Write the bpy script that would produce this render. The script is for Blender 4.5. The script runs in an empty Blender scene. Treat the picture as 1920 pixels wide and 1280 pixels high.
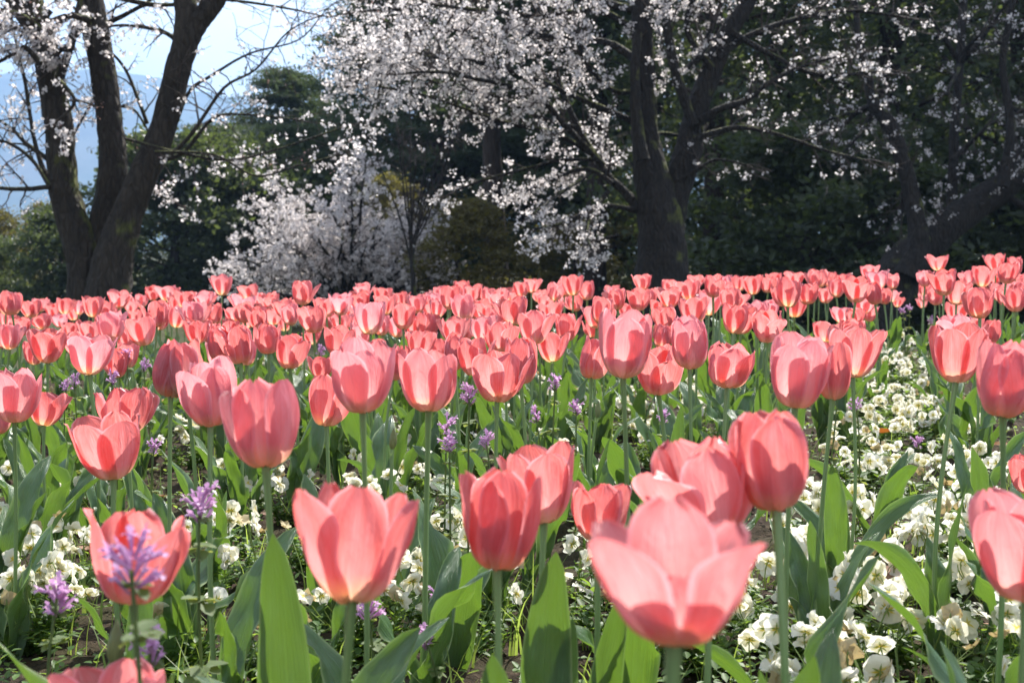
import bpy, math, random
import numpy as np
from math import sin, cos, pi, radians, exp, sqrt, atan2
from mathutils import Vector, Matrix, Euler, Quaternion
random.seed(7); rng = np.random.default_rng(11)
C = bpy.context.scene.collection
scene = bpy.context.scene

# ------------------------------------------------------------------ camera, sky, sun
F = 2666.7; YH = 470.0; HC = 0.53
PITCH = math.atan((640 - YH) / F)
cam = bpy.data.cameras.new('camera'); co = bpy.data.objects.new('camera', cam); C.objects.link(co)
co.location = (0, 0, HC); co.rotation_euler = (pi/2 - PITCH, 0, 0)
cam.lens = 50; cam.sensor_width = 36; cam.clip_start = 0.05; cam.clip_end = 6000
cam.dof.use_dof = True; cam.dof.focus_distance = 2.25; cam.dof.aperture_fstop = 13.0
scene.camera = co
SUN_EL, SUN_AZ = radians(50), radians(24)      # high, ahead of the camera and to its right
w = bpy.data.worlds.new('World'); scene.world = w; w.use_nodes = True
nt = w.node_tree; bg = nt.nodes['Background']
sky = nt.nodes.new('ShaderNodeTexSky'); sky.sky_type = 'NISHITA'; sky.sun_disc = False
sky.sun_elevation = SUN_EL; sky.sun_rotation = SUN_AZ; sky.air_density = 1.0; sky.dust_density = 1.6
tcw = nt.nodes.new('ShaderNodeTexCoord'); mpw = nt.nodes.new('ShaderNodeMapping'); mpw.inputs['Scale'].default_value = (1.4, 1.4, 5)
cw = nt.nodes.new('ShaderNodeTexNoise'); cw.inputs['Scale'].default_value = 2.2; cw.inputs['Detail'].default_value = 6; cw.inputs['Distortion'].default_value = .6
rw = nt.nodes.new('ShaderNodeValToRGB'); rw.color_ramp.elements[0].position = .32; rw.color_ramp.elements[1].position = .75; rw.color_ramp.elements[1].color = (.75, .75, .75, 1)
mw = nt.nodes.new('ShaderNodeMix'); mw.data_type = 'RGBA'; mw.inputs[7].default_value = (9.5, 9.9, 10.4, 1)          # thin high cloud
nt.links.new(tcw.outputs['Generated'], mpw.inputs[0]); nt.links.new(mpw.outputs[0], cw.inputs['Vector']); nt.links.new(cw.outputs[0], rw.inputs[0])
nt.links.new(rw.outputs[0], mw.inputs[0]); nt.links.new(sky.outputs[0], mw.inputs[6]); nt.links.new(mw.outputs[2], bg.inputs[0]); bg.inputs[1].default_value = 0.10
sl = bpy.data.lights.new('sun', 'SUN'); sl.energy = 5.0; sl.angle = radians(0.53); sl.color = (1, .955, .89)
so = bpy.data.objects.new('sun', sl); C.objects.link(so)
SD = Vector((sin(SUN_AZ)*cos(SUN_EL), cos(SUN_AZ)*cos(SUN_EL), sin(SUN_EL)))
so.rotation_euler = SD.to_track_quat('Z', 'Y').to_euler(); so.location = (5, 5, 12)
vs = scene.view_settings; vs.view_transform = 'Standard'; vs.look = 'None'; vs.exposure = 1.12; vs.gamma = 1
scene.cycles.max_bounces = 8; scene.cycles.transparent_max_bounces = 8
scene.cycles.transmission_bounces = 5; scene.cycles.diffuse_bounces = 4; scene.cycles.volume_bounces = 0
scene.cycles.sample_clamp_indirect = 6

def P(x, y, d):
    """a point of the place seen at (x, y) of the 1920x1280 photograph, d metres away"""
    u, v = (x - 960)/F, (640 - y)/F
    return Vector((u*d, d*(cos(PITCH) + v*sin(PITCH)), HC + d*(v*cos(PITCH) - sin(PITCH))))
def smooth(a, b, t):
    t = min(1, max(0, (t - a)/(b - a))); return t*t*(3 - 2*t)
def H(x, y):
    """height of the ground"""
    z = 0.026*max(-4, min(4, x))*(1 - smooth(7, 12, y))
    z -= 0.75*smooth(6.4, 11, y)
    return z

# ------------------------------------------------------------------ materials
def mat(name):
    m = bpy.data.materials.new(name); m.use_nodes = True
    t = m.node_tree; t.nodes.clear()
    return m, t, t.nodes, t.links
def N(t, kind, **kw):
    n = t.nodes.new(kind)
    for k, v in kw.items():
        if k.startswith('i_'):
            n.inputs[k[2:].replace('_', ' ')].default_value = v
        else: setattr(n, k, v)
    return n
def ramp(t, fac, stops, interp='LINEAR'):
    r = t.nodes.new('ShaderNodeValToRGB'); r.color_ramp.interpolation = interp
    e = r.color_ramp.elements
    while len(e) < len(stops): e.new(0.5)
    for el, (p, c) in zip(e, stops):
        el.position = p; el.color = (c[0], c[1], c[2], 1) if len(c) == 3 else c
    t.links.new(fac, r.inputs[0]); return r.outputs[0]
def mix(t, fac, a, b, mode='MIX'):
    m = t.nodes.new('ShaderNodeMix'); m.data_type = 'RGBA'; m.blend_type = mode
    for s, v in ((m.inputs[0], fac), (m.inputs[6], a), (m.inputs[7], b)):
        if hasattr(v, 'links') or isinstance(v, bpy.types.NodeSocket): t.links.new(v, s)
        elif isinstance(v, (int, float)): s.default_value = v
        else: s.default_value = (v[0], v[1], v[2], 1)
    return m.outputs[2]
def math_(t, op, a, b=None, c=None):
    m = t.nodes.new('ShaderNodeMath'); m.operation = op
    for i, v in enumerate((a, b, c)):
        if v is None: continue
        if isinstance(v, bpy.types.NodeSocket): t.links.new(v, m.inputs[i])
        else: m.inputs[i].default_value = v
    return m.outputs[0]
def noise(t, vec, scale, detail=3, rough=.5, dist=0):
    n = N(t, 'ShaderNodeTexNoise'); n.inputs['Scale'].default_value = scale; n.inputs['Detail'].default_value = detail
    n.inputs['Roughness'].default_value = rough; n.inputs['Distortion'].default_value = dist
    if vec is not None: t.links.new(vec, n.inputs['Vector'])
    return n.outputs[0]
def mapping(t, vec, scale=(1, 1, 1), loc=(0, 0, 0)):
    m = N(t, 'ShaderNodeMapping'); m.inputs['Scale'].default_value = scale; m.inputs['Location'].default_value = loc
    t.links.new(vec, m.inputs['Vector']); return m.outputs[0]
def thin(t, col, tcol, trans, rough=.5, spec=.5, bump=None, coat=0):
    """a leaf or a petal: part reflects, part lets light through"""
    p = N(t, 'ShaderNodeBsdfPrincipled'); p.inputs['Roughness'].default_value = rough
    p.inputs['Specular IOR Level'].default_value = spec
    tr = N(t, 'ShaderNodeBsdfTranslucent')
    for s, v in ((p.inputs['Base Color'], col), (tr.inputs['Color'], tcol)):
        if isinstance(v, bpy.types.NodeSocket): t.links.new(v, s)
        else: s.default_value = (v[0], v[1], v[2], 1)
    if bump is not None:
        t.links.new(bump, p.inputs['Normal']); t.links.new(bump, tr.inputs['Normal'])
    mx = N(t, 'ShaderNodeMixShader'); mx.inputs[0].default_value = trans
    t.links.new(p.outputs[0], mx.inputs[1]); t.links.new(tr.outputs[0], mx.inputs[2])
    o = N(t, 'ShaderNodeOutputMaterial'); t.links.new(mx.outputs[0], o.inputs[0])
    return p
def bump(t, h, strength, dist=.01):
    b = N(t, 'ShaderNodeBump'); b.inputs['Strength'].default_value = strength; b.inputs['Distance'].default_value = dist
    t.links.new(h, b.inputs['Height']); return b.outputs[0]
def solid(t, col, rough=.8, nrm=None, spec=.4):
    p = N(t, 'ShaderNodeBsdfPrincipled'); p.inputs['Roughness'].default_value = rough
    p.inputs['Specular IOR Level'].default_value = spec
    if isinstance(col, bpy.types.NodeSocket): t.links.new(col, p.inputs['Base Color'])
    else: p.inputs['Base Color'].default_value = (*col, 1)
    if nrm is not None: t.links.new(nrm, p.inputs['Normal'])
    o = N(t, 'ShaderNodeOutputMaterial'); t.links.new(p.outputs[0], o.inputs[0]); return p

M = {}
def make_petal():
    m, t, nd, lk = mat('tulip_petal')
    uv = N(t, 'ShaderNodeUVMap').outputs[0]
    sep = N(t, 'ShaderNodeSeparateXYZ'); lk.new(uv, sep.inputs[0])
    u = math_(t, 'ABSOLUTE', math_(t, 'SUBTRACT', sep.outputs[0], .5)); v = sep.outputs[1]   # u: 0 mid .. .5 edge
    oi = N(t, 'ShaderNodeObjectInfo'); rnd = oi.outputs['Random']
    off = N(t, 'ShaderNodeCombineXYZ'); lk.new(math_(t, 'MULTIPLY', rnd, 37.0), off.inputs[0]); lk.new(math_(t, 'MULTIPLY', rnd, 11.0), off.inputs[1])
    add = N(t, 'ShaderNodeVectorMath', operation='ADD'); lk.new(mapping(t, uv, (34, 1.6, 1)), add.inputs[0]); lk.new(off.outputs[0], add.inputs[1])
    vein = noise(t, add.outputs[0], 1.0, 3, .6)
    add2 = N(t, 'ShaderNodeVectorMath', operation='ADD'); lk.new(mapping(t, uv, (5, 2.2, 1)), add2.inputs[0]); lk.new(off.outputs[0], add2.inputs[1])
    blot = noise(t, add2.outputs[0], 1.0, 3, .55, .6)
    tone = N(t, 'ShaderNodeSeparateColor'); lk.new(oi.outputs['Color'], tone.inputs[0]); tone = tone.outputs[0]     # 0 coral red .. 1 pale pink, one value per plant
    tn = math_(t, 'ADD', tone, math_(t, 'MULTIPLY', math_(t, 'SUBTRACT', rnd, .5), .22))
    col = ramp(t, tn, [(0, (.66, .045, .042)), (.5, (.75, .115, .105)), (1, (.79, .24, .31))])
    blo = ramp(t, blot, [(.42, (0,)*3), (.70, (1,)*3)])
    col = mix(t, math_(t, 'MULTIPLY', blo, .42), col, (.84, .34, .37))
    fl = math_(t, 'MULTIPLY', ramp(t, u, [(0, (1,)*3), (.10, (.8,)*3), (.36, (0,)*3)]), ramp(t, v, [(0, (1,)*3), (.4, (.85,)*3), (.9, (.08,)*3)]))
    fl = math_(t, 'MULTIPLY', fl, math_(t, 'ADD', .30, math_(t, 'MULTIPLY', vein, .9)))
    fl = math_(t, 'MULTIPLY', fl, math_(t, 'ADD', .45, math_(t, 'MULTIPLY', tn, .9)))
    col = mix(t, fl, col, (.88, .56, .57))
    col = mix(t, ramp(t, vein, [(.50, (0,)*3), (.70, (.5,)*3)]), col, (.90, .46, .48))
    col = mix(t, ramp(t, u, [(.42, (0,)*3), (.5, (.75,)*3)]), col, (.93, .50, .58))
    geo = N(t, 'ShaderNodeNewGeometry')
    out = mix(t, math_(t, 'MULTIPLY', geo.outputs['Backfacing'], .30), col, (.86, .46, .60))      # the outer face is pinker and paler
    foot = ramp(t, math_(t, 'ADD', v, math_(t, 'MULTIPLY', math_(t, 'SUBTRACT', vein, .5), .18)), [(.06, (1,)*3), (.16, (.65,)*3), (.36, (0,)*3)])
    col = mix(t, foot, col, (.84, .74, .36)); out = mix(t, foot, out, (.84, .78, .52))
    tcol = mix(t, .17, mix(t, 1.0, col, (1.0, .80, .76), 'MULTIPLY'), (1, .58, .51))
    b = bump(t, math_(t, 'ADD', math_(t, 'MULTIPLY', vein, .45), math_(t, 'MULTIPLY', blot, 1.4)), .8, .003)
    p = thin(t, out, tcol, .65, .30, .5, b)
    try:
        p.inputs['Sheen Weight'].default_value = .12; p.inputs['Sheen Tint'].default_value = (1, .8, .9, 1)
    except Exception: pass
    return m
def make_leafmat(name, c1, c2, tc, trans=.42, rough=.42, spec=.5, streak=40, glau=.3):
    m, t, nd, lk = mat(name)
    uv = N(t, 'ShaderNodeUVMap').outputs[0]; rnd = N(t, 'ShaderNodeObjectInfo').outputs['Random']
    off = N(t, 'ShaderNodeCombineXYZ'); lk.new(math_(t, 'MULTIPLY', rnd, 23.0), off.inputs[1])
    add = N(t, 'ShaderNodeVectorMath', operation='ADD'); lk.new(mapping(t, uv, (streak, 1.2, 1)), add.inputs[0]); lk.new(off.outputs[0], add.inputs[1])
    ve = noise(t, add.outputs[0], 1, 3, .55)
    add2 = N(t, 'ShaderNodeVectorMath', operation='ADD'); lk.new(mapping(t, uv, (2, 5, 1)), add2.inputs[0]); lk.new(off.outputs[0], add2.inputs[1])
    bl = noise(t, add2.outputs[0], 1, 4, .6)
    c = mix(t, rnd, c1, c2)
    c = mix(t, ramp(t, ve, [(.40, (0,)*3), (.66, (.6,)*3)]), c, [min(1, k*1.7) for k in c2])
    sp_ = noise(t, mapping(t, uv, (9, 30, 1)), 1, 2); c = mix(t, ramp(t, sp_, [(.70, (0,)*3), (.76, (.55,)*3)]), c, (.16, .12, .05))
    geo = N(t, 'ShaderNodeNewGeometry')
    c = mix(t, math_(t, 'MULTIPLY', ramp(t, bl, [(.35, (0,)*3), (.65, (1,)*3)]), glau), c, (.22, .33, .24))
    sep = N(t, 'ShaderNodeSeparateXYZ'); lk.new(uv, sep.inputs[0])
    ed = math_(t, 'ABSOLUTE', math_(t, 'SUBTRACT', sep.outputs[0], .5))
    c = mix(t, ramp(t, ed, [(.44, (0,)*3), (.49, (.85,)*3)]), c, (.42, .52, .24))  # pale leaf margin, with the highlight of a curling rim painted into the colour
    tcc = mix(t, math_(t, 'MULTIPLY', bl, .5), tc, [k*.6 for k in tc])
    b = bump(t, math_(t, 'ADD', ve, math_(t, 'MULTIPLY', bl, .5)), .7, .003)
    thin(t, c, tcc, trans, rough, spec, b); return m
def make_simple_leaf(name, c1, c2, tc, trans=.4, rough=.6, spec=.3, scale=9, island=True):
    m, t, nd, lk = mat(name)
    geo = N(t, 'ShaderNodeNewGeometry'); r = geo.outputs['Random Per Island']
    oi = N(t, 'ShaderNodeObjectInfo').outputs['Random']
    pos = geo.outputs['Position']
    n = noise(t, pos, scale, 2)
    c = mix(t, r, c1, c2)
    c = mix(t, math_(t, 'MULTIPLY', n, .5 if c1[0] < .8 else .1), c, [k*.6 for k in c1])
    c = mix(t, math_(t, 'MULTIPLY', oi, .3), c, c2)
    thin(t, c, mix(t, r, tc, [k*.65 for k in tc]), trans, rough, spec); return m
def make_bark(name, c1, c2, moss=.0, scale=9, mosscol=(.065, .07, .018)):
    m, t, nd, lk = mat(name)
    tc = N(t, 'ShaderNodeTexCoord').outputs['Object']
    st = mapping(t, tc, (1, 1, .28))
    n1 = noise(t, st, scale, 6, .65, .5); n2 = noise(t, tc, scale*.3, 3)
    vo = N(t, 'ShaderNodeTexVoronoi'); vo.feature = 'DISTANCE_TO_EDGE'; vo.inputs['Scale'].default_value = scale*1.6; lk.new(st, vo.inputs['Vector'])
    c = ramp(t, n1, [(.3, c1), (.7, c2)])
    c = mix(t, math_(t, 'MULTIPLY', n2, .3), c, (.07, .065, .06))
    if moss:
        geo = N(t, 'ShaderNodeNewGeometry'); sp = N(t, 'ShaderNodeSeparateXYZ'); lk.new(geo.outputs['Normal'], sp.inputs[0])
        side = math_(t, 'ADD', math_(t, 'MULTIPLY', sp.outputs[0], .28), math_(t, 'MULTIPLY', sp.outputs[2], .5))
        f = ramp(t, math_(t, 'ADD', n2, math_(t, 'MULTIPLY', side, .55)), [(.80 - moss*.2, (0,)*3), (.92 - moss*.2, (1,)*3)])
        c = mix(t, f, c, mix(t, n1, mosscol, [k*2.2 for k in mosscol]))
    h = math_(t, 'ADD', n1, math_(t, 'MULTIPLY', vo.outputs['Distance'], 1.1))
    c = mix(t, ramp(t, vo.outputs['Distance'], [(0, (.45,)*3), (.10, (0,)*3)]), c, c1)
    solid(t, c, .85, bump(t, h, 1.0, .06), .3); return m
def make_ground():
    m, t, nd, lk = mat('soil')
    tc = N(t, 'ShaderNodeNewGeometry').outputs['Position']
    a = noise(t, tc, 6, 5, .6); b = noise(t, tc, 70, 5, .7); c = noise(t, tc, 260, 3, .6)
    col = ramp(t, b, [(.3, (.016, .010, .007)), (.55, (.055, .036, .025)), (.75, (.14, .10, .072))])
    col = mix(t, ramp(t, a, [(.42, (0,)*3), (.62, (.45,)*3)]), col, (.05, .055, .02))
    sp = N(t, 'ShaderNodeSeparateXYZ'); lk.new(tc, sp.inputs[0])
    far = ramp(t, math_(t, 'MULTIPLY', math_(t, 'SUBTRACT', sp.outputs[1], 6.6), .25), [(0, (0,)*3), (1, (1,)*3)])
    g = mix(t, noise(t, tc, 1.4, 5, .7), (.035, .05, .015), (.085, .07, .035))
    col = mix(t, far, col, g)
    h = math_(t, 'ADD', math_(t, 'MULTIPLY', b, 1.0), math_(t, 'MULTIPLY', c, .4))
    solid(t, col, .95, bump(t, h, 1.0, .012), .15); return m
M['petal'] = make_petal()
M['leaf'] = make_leafmat('tulip_leaf', (.042, .095, .030), (.075, .140, .045), (.18, .32, .03), .34, .30, .7)
M['stem'] = make_leafmat('tulip_stem', (.15, .23, .08), (.20, .29, .11), (.35, .50, .12), .20, .33, .6, 6, .1)
M['budskin'] = make_leafmat('tulip_bud', (.16, .19, .08), (.22, .22, .10), (.4, .42, .12), .3, .5, .4, 20)
M['pfol'] = make_simple_leaf('pansy_leaf', (.04, .095, .02), (.09, .17, .035), (.34, .52, .06), .42, .5, .4, 30)
M['dryflower'] = make_simple_leaf('withered_petal', (.55, .42, .22), (.72, .62, .38), (.6, .45, .2), .35, .7, .2)
M['grass'] = make_simple_leaf('grass_blade', (.10, .19, .04), (.20, .28, .06), (.45, .60, .10), .45, .45, .4)
M['weed'] = make_simple_leaf('weed_leaf', (.06, .14, .03), (.13, .22, .05), (.40, .55, .08), .42, .5, .35)
M['henbit'] = make_simple_leaf('henbit_leaf', (.10, .16, .06), (.17, .22, .09), (.42, .48, .10), .4, .6, .3)
M['purple'] = make_simple_leaf('henbit_petal', (.66, .34, .62), (.78, .56, .76), (.80, .46, .74), .42, .5, .3)
M['blossom'] = make_simple_leaf('cherry_petal', (.90, .82, .81), (.94, .91, .89), (.97, .90, .88), .66, .6, .2, 1)
M['budpink'] = make_simple_leaf('cherry_bud', (.42, .22, .20), (.60, .42, .38), (.55, .3, .25), .3, .6, .2)
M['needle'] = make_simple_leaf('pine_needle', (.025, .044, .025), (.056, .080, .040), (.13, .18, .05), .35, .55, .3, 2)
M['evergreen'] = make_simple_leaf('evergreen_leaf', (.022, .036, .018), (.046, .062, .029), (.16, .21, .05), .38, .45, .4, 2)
M['yellowleaf'] = make_simple_leaf('yellow_green_leaf', (.065, .062, .02), (.13, .105, .035), (.28, .25, .05), .40, .55, .3, 2)
M['deadleaf'] = make_simple_leaf('dry_leaf', (.20, .09, .045), (.36, .20, .12), (.42, .16, .05), .25, .6, .4)
M['deadorange'] = make_simple_leaf('orange_leaf', (.42, .14, .035), (.50, .20, .05), (.6, .18, .03), .3, .5, .4)
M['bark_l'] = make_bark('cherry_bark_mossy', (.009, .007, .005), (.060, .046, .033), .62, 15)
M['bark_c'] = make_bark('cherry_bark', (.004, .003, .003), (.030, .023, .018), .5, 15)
M['bark_p'] = make_bark('pine_bark', (.012, .008, .006), (.040, .024, .017), 0, 7)
M['twig'] = make_bark('twig_bark', (.05, .036, .03), (.13, .10, .085), 0, 20)
M['soil'] = make_ground()
def make_pansy():
    m, t, nd, lk = mat('pansy_petal')
    uv = N(t, 'ShaderNodeUVMap').outputs[0]; sep = N(t, 'ShaderNodeSeparateXYZ'); lk.new(uv, sep.inputs[0])
    rnd = N(t, 'ShaderNodeObjectInfo').outputs['Random']
    ve = noise(t, mapping(t, uv, (14, 1.5, 1)), 1, 2)
    c = mix(t, rnd, (.88, .87, .80), (.86, .82, .62))
    c = mix(t, math_(t, 'MULTIPLY', ve, .3), c, (.78, .79, .70))
    c = mix(t, ramp(t, sep.outputs[1], [(.08, (1,)*3), (.20, (0,)*3)]), c, (.72, .60, .10))
    thin(t, c, c, .50, .55, .25, bump(t, ve, .5, .001)); return m
M['pansy'] = make_pansy()
def plain(name, col, rough=.7):
    m, t, nd, lk = mat(name); g = N(t, 'ShaderNodeNewGeometry').outputs['Position']
    solid(t, mix(t, noise(t, g, 200, 2), col, [k*.6 for k in col]), rough); return m
M['sepal'] = make_simple_leaf('sepal', (.20, .28, .08), (.28, .36, .12), (.5, .62, .14), .4)
M['pollen'] = plain('pollen', (.45, .33, .04)); M['pistil'] = plain('pistil', (.45, .5, .2))

# ------------------------------------------------------------------ mesh tools
def npmesh(name, V, Fc, m, uv=None, smooth_=True, mats=None, fm=None):
    """V (n,3), Fc (k,s) faces of s corners each (or list of such arrays)"""
    if not isinstance(Fc, list) or isinstance(Fc[0], tuple): Fc = [Fc]
    Fc = [np.asarray(f, dtype=np.int32) for f in Fc if len(f)]
    me = bpy.data.meshes.new(name); V = np.asarray(V, dtype=np.float32)
    me.vertices.add(len(V)); me.vertices.foreach_set('co', V.ravel())
    loops = np.concatenate([f.ravel() for f in Fc]); me.loops.add(len(loops)); me.loops.foreach_set('vertex_index', loops)
    tot = np.concatenate([np.full(len(f), f.shape[1], dtype=np.int32) for f in Fc])
    st = np.concatenate([[0], np.cumsum(tot)[:-1]]).astype(np.int32)
    me.polygons.add(len(tot)); me.polygons.foreach_set('loop_start', st); me.polygons.foreach_set('loop_total', tot)
    me.polygons.foreach_set('use_smooth', np.full(len(tot), smooth_))
    if uv is not None:
        l = me.uv_layers.new(name='UVMap'); l.data.foreach_set('uv', np.asarray(uv, dtype=np.float32)[loops].ravel())
    for x in (mats or [m]): me.materials.append(x)
    if fm is not None: me.polygons.foreach_set('material_index', np.asarray(fm, dtype=np.int32))
    me.update(calc_edges=True); me.validate(); return me
class MB:
    def __init__(s): s.V = []; s.F = {}; s.UV = []; s.n = 0; s.FM = {}
    def add(s, V, Fc, uv=None, mi=0):
        V = np.asarray(V, dtype=float); Fc = np.asarray(Fc, dtype=int)
        s.V.append(V); s.UV.append(np.zeros((len(V), 2)) if uv is None else np.asarray(uv)); k = Fc.shape[1]
        s.F.setdefault(k, []).append(Fc + s.n); s.FM.setdefault(k, []).append(np.full(len(Fc), mi)); s.n += len(V)
    def tube(s, pts, rad, seg=8, mi=0, wob=0, caps=True):
        pts = [Vector(p) for p in pts]; n = len(pts); ring = []
        ref = Vector((0.13, .37, .9)).normalized()
        for i, p in enumerate(pts):
            tg = (pts[min(i+1, n-1)] - pts[max(i-1, 0)]).normalized()
            a = tg.cross(Vector((0, 1, 0)) if abs(tg.y) < .9 else Vector((1, 0, 0))).normalized(); b = tg.cross(a).normalized()
            for k in range(seg):
                th = 2*pi*k/seg; r = rad[i]*(1 + (wob*random.uniform(-1, 1) + wob*1.8*sin(3*th + i*.9 + rad[0]*90)*sin(i*.55 + th*2) if wob else 0))
                ring.append(p + (a*cos(th) + b*sin(th))*r)
        Fc = [(i*seg+k, i*seg+(k+1) % seg, (i+1)*seg+(k+1) % seg, (i+1)*seg+k) for i in range(n-1) for k in range(seg)]
        uv = [(k/seg, i/(n-1)) for i in range(n) for k in range(seg)]
        s.add([tuple(v) for v in ring], Fc, uv, mi)
    def mesh(s, name, m, mats=None, smooth_=True):
        ks = sorted(s.F)
        return npmesh(name, np.concatenate(s.V), [np.concatenate(s.F[k]) for k in ks], m, np.concatenate(s.UV), smooth_, mats, np.concatenate([np.concatenate(s.FM[k]) for k in ks]))
def link(name, data, parent=None, loc=(0, 0, 0), rot=(0, 0, 0), sc=(1, 1, 1)):
    o = bpy.data.objects.new(name, data); C.objects.link(o)
    if parent: o.parent = parent
    o.location = loc; o.rotation_euler = rot; o.scale = sc if hasattr(sc, '__len__') else (sc,)*3
    return o
def tag(o, label=None, cat=None, group=None, kind=None):
    if label: o['label'] = label
    if cat: o['category'] = cat
    if group: o['group'] = group
    if kind: o['kind'] = kind
    return o
def thing(name, label, cat, loc, rz=0, group=None):
    o = link(name, None, None, loc, (0, 0, rz)); o.empty_display_size = .05
    return tag(o, label, cat, group)
def spline(pts, rad, k=5):
    """Catmull-Rom through points and radii"""
    out, r = [], []; n = len(pts)
    for i in range(n-1):
        p0, p1, p2, p3 = pts[max(i-1, 0)], pts[i], pts[i+1], pts[min(i+2, n-1)]
        for j in range(k):
            t = j/k
            out.append(.5*((2*p1) + (p2-p0)*t + (2*p0-5*p1+4*p2-p3)*t*t + (3*p1-p0-3*p2+p3)*t**3)); r.append(rad[i]*(1-t)+rad[i+1]*t)
    out.append(pts[-1]); r.append(rad[-1]); return out, r

# ------------------------------------------------------------------ tulip pieces
def fnoise(seed):
    r = random.Random(seed); c = [(r.uniform(-1, 1), r.uniform(1, 3.2), r.uniform(0, 6.28), r.uniform(1.5, 4.5), r.uniform(0, 6.28)) for _ in range(5)]
    return lambda u, v: sum(a*sin(b*u*2+p)*sin(q*v*1.6+s_) for a, b, p, q, s_ in c)/2.2
def petal_points(o, inner, seed, nt=16, ns=10, frilly=0):
    r = random.Random(seed); nz = fnoise(seed+5)
    a = 4 + 20*o + r.uniform(-5, 7); b = -34 + 4*o + r.uniform(-9, 9)
    if inner: a -= 4; b -= 4
    L = 1.0*r.uniform(.93, 1.04); Wm = (.335 if not inner else .33)*r.uniform(.93, 1.08)
    if o > .7: Wm *= 1.1
    rr, zz = (.055 if not inner else .035), 0.0; cen = []
    for i in range(nt+1):
        t = i/nt
        th = radians(84*exp(-t/.19) + (a-3)*min(1, t*3) + (b-5+24*o*(t>.0))*(t**1.6) + (r.uniform(0, 22) if False else 0))
        cen.append((rr, zz, th)); rr += sin(th)*L/nt; zz += cos(th)*L/nt
    tipc = r.uniform(-.04, .07); notch = r.uniform(-.02, .05); skew = r.uniform(-.05, .05); curl = r.uniform(-.5, 1.0)*.05
    V, UV = [], []
    for i in range(nt+1):
        t = i/nt; r0, z0, th = cen[i]
        tt = min(t, .992); f = (tt**.56)*max(0, (1-tt**4.6))**.5*1.16 + .10*(1-t)
        wd = Wm*f
        Rc = max(.30 + .16*o, min(r0*1.02, .36 + .2*o)); Rc = max(Rc, .12)
        for j in range(ns+1):
            s_ = (j/ns*2-1); s2 = s_*wd
            an = s2/Rc
            wv = nz(s_*1.3, t*1.7)*(.020 + .042*abs(s_)**1.5*t + frilly*.05*t*abs(s_))
            cr = -.018*exp(-(s_/.16)**2)*sin(pi*t)            # midrib fold
            d = Rc*(1-cos(an)) + wv + cr - curl*abs(s_)**3*t*1.3 - tipc*max(0, t-.75)*2
            lat = Rc*sin(an) + skew*t*t
            up = -notch*exp(-(s_/.12)**2)*max(0, t-.8)*3 + (nz(s_*4, 3)*.02*(t > .7)*(1+2*frilly))
            rad_ = r0 - cos(th)*d + sin(th)*up; z = z0 + sin(th)*d + cos(th)*up
            V.append((rad_, lat, z)); UV.append((j/ns, t))
    Fc = [(i*(ns+1)+j, (i+1)*(ns+1)+j, (i+1)*(ns+1)+j+1, i*(ns+1)+j+1) for i in range(nt) for j in range(ns)]
    return np.array(V), np.array(Fc), np.array(UV)
HEADS = []
def make_head(o, seed, frilly=0):
    r = random.Random(seed*7+1); pets = []
    ph = r.uniform(0, 2)
    for k in range(6):
        inner = k % 2 == 0
        ok = min(1.35, max(0, o + r.uniform(-.2, .22) + (.55 if r.random() < .14 else 0)))
        V, Fc, UV = petal_points(ok, inner, seed*31+k, frilly=frilly)
        an = ph + k*pi/3 + r.uniform(-.12, .12)
        c, s_ = cos(an), sin(an); W = V.copy(); W[:, 0] = V[:, 0]*c - V[:, 1]*s_; W[:, 1] = V[:, 0]*s_ + V[:, 1]*c
        if not inner: W[:, 2] -= .01
        pets.append((W, Fc, UV))
    A = np.concatenate([p[0] for p in pets]); zt = np.mean(sorted(p[0][:, 2].max() for p in pets)[2:]); wd = (np.percentile(A[:, 0], 99) - np.percentile(A[:, 0], 1) + np.percentile(A[:, 1], 99) - np.percentile(A[:, 1], 1))/2
    h = zt
    me = [npmesh('petal', p[0]/h, p[1], M['petal'], p[2]) for p in pets]
    n = 0; F2 = []
    for p in pets: F2.append(p[1]+n); n += len(p[0])
    # the whole flower as one mesh for plants too small to show their petals
    whole = npmesh('flower', A/h, np.concatenate(F2), M['petal'], np.concatenate([p[2] for p in pets]))
    HEADS.append(dict(spread=2*np.sqrt(A[:, 0]**2 + A[:, 1]**2).max()/wd, o=o, ratio=wd/h, petals=me, whole=whole, frilly=frilly > .5))
sd = 0
for o in (0.0, .15, .3, .45, .6, .8, 1.0):
    for k in range(5):
        sd += 1; make_head(o, sd, .25 if k == 4 else 0)
make_head(.55, 91, 1.2); make_head(.8, 92, 1.2)

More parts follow.
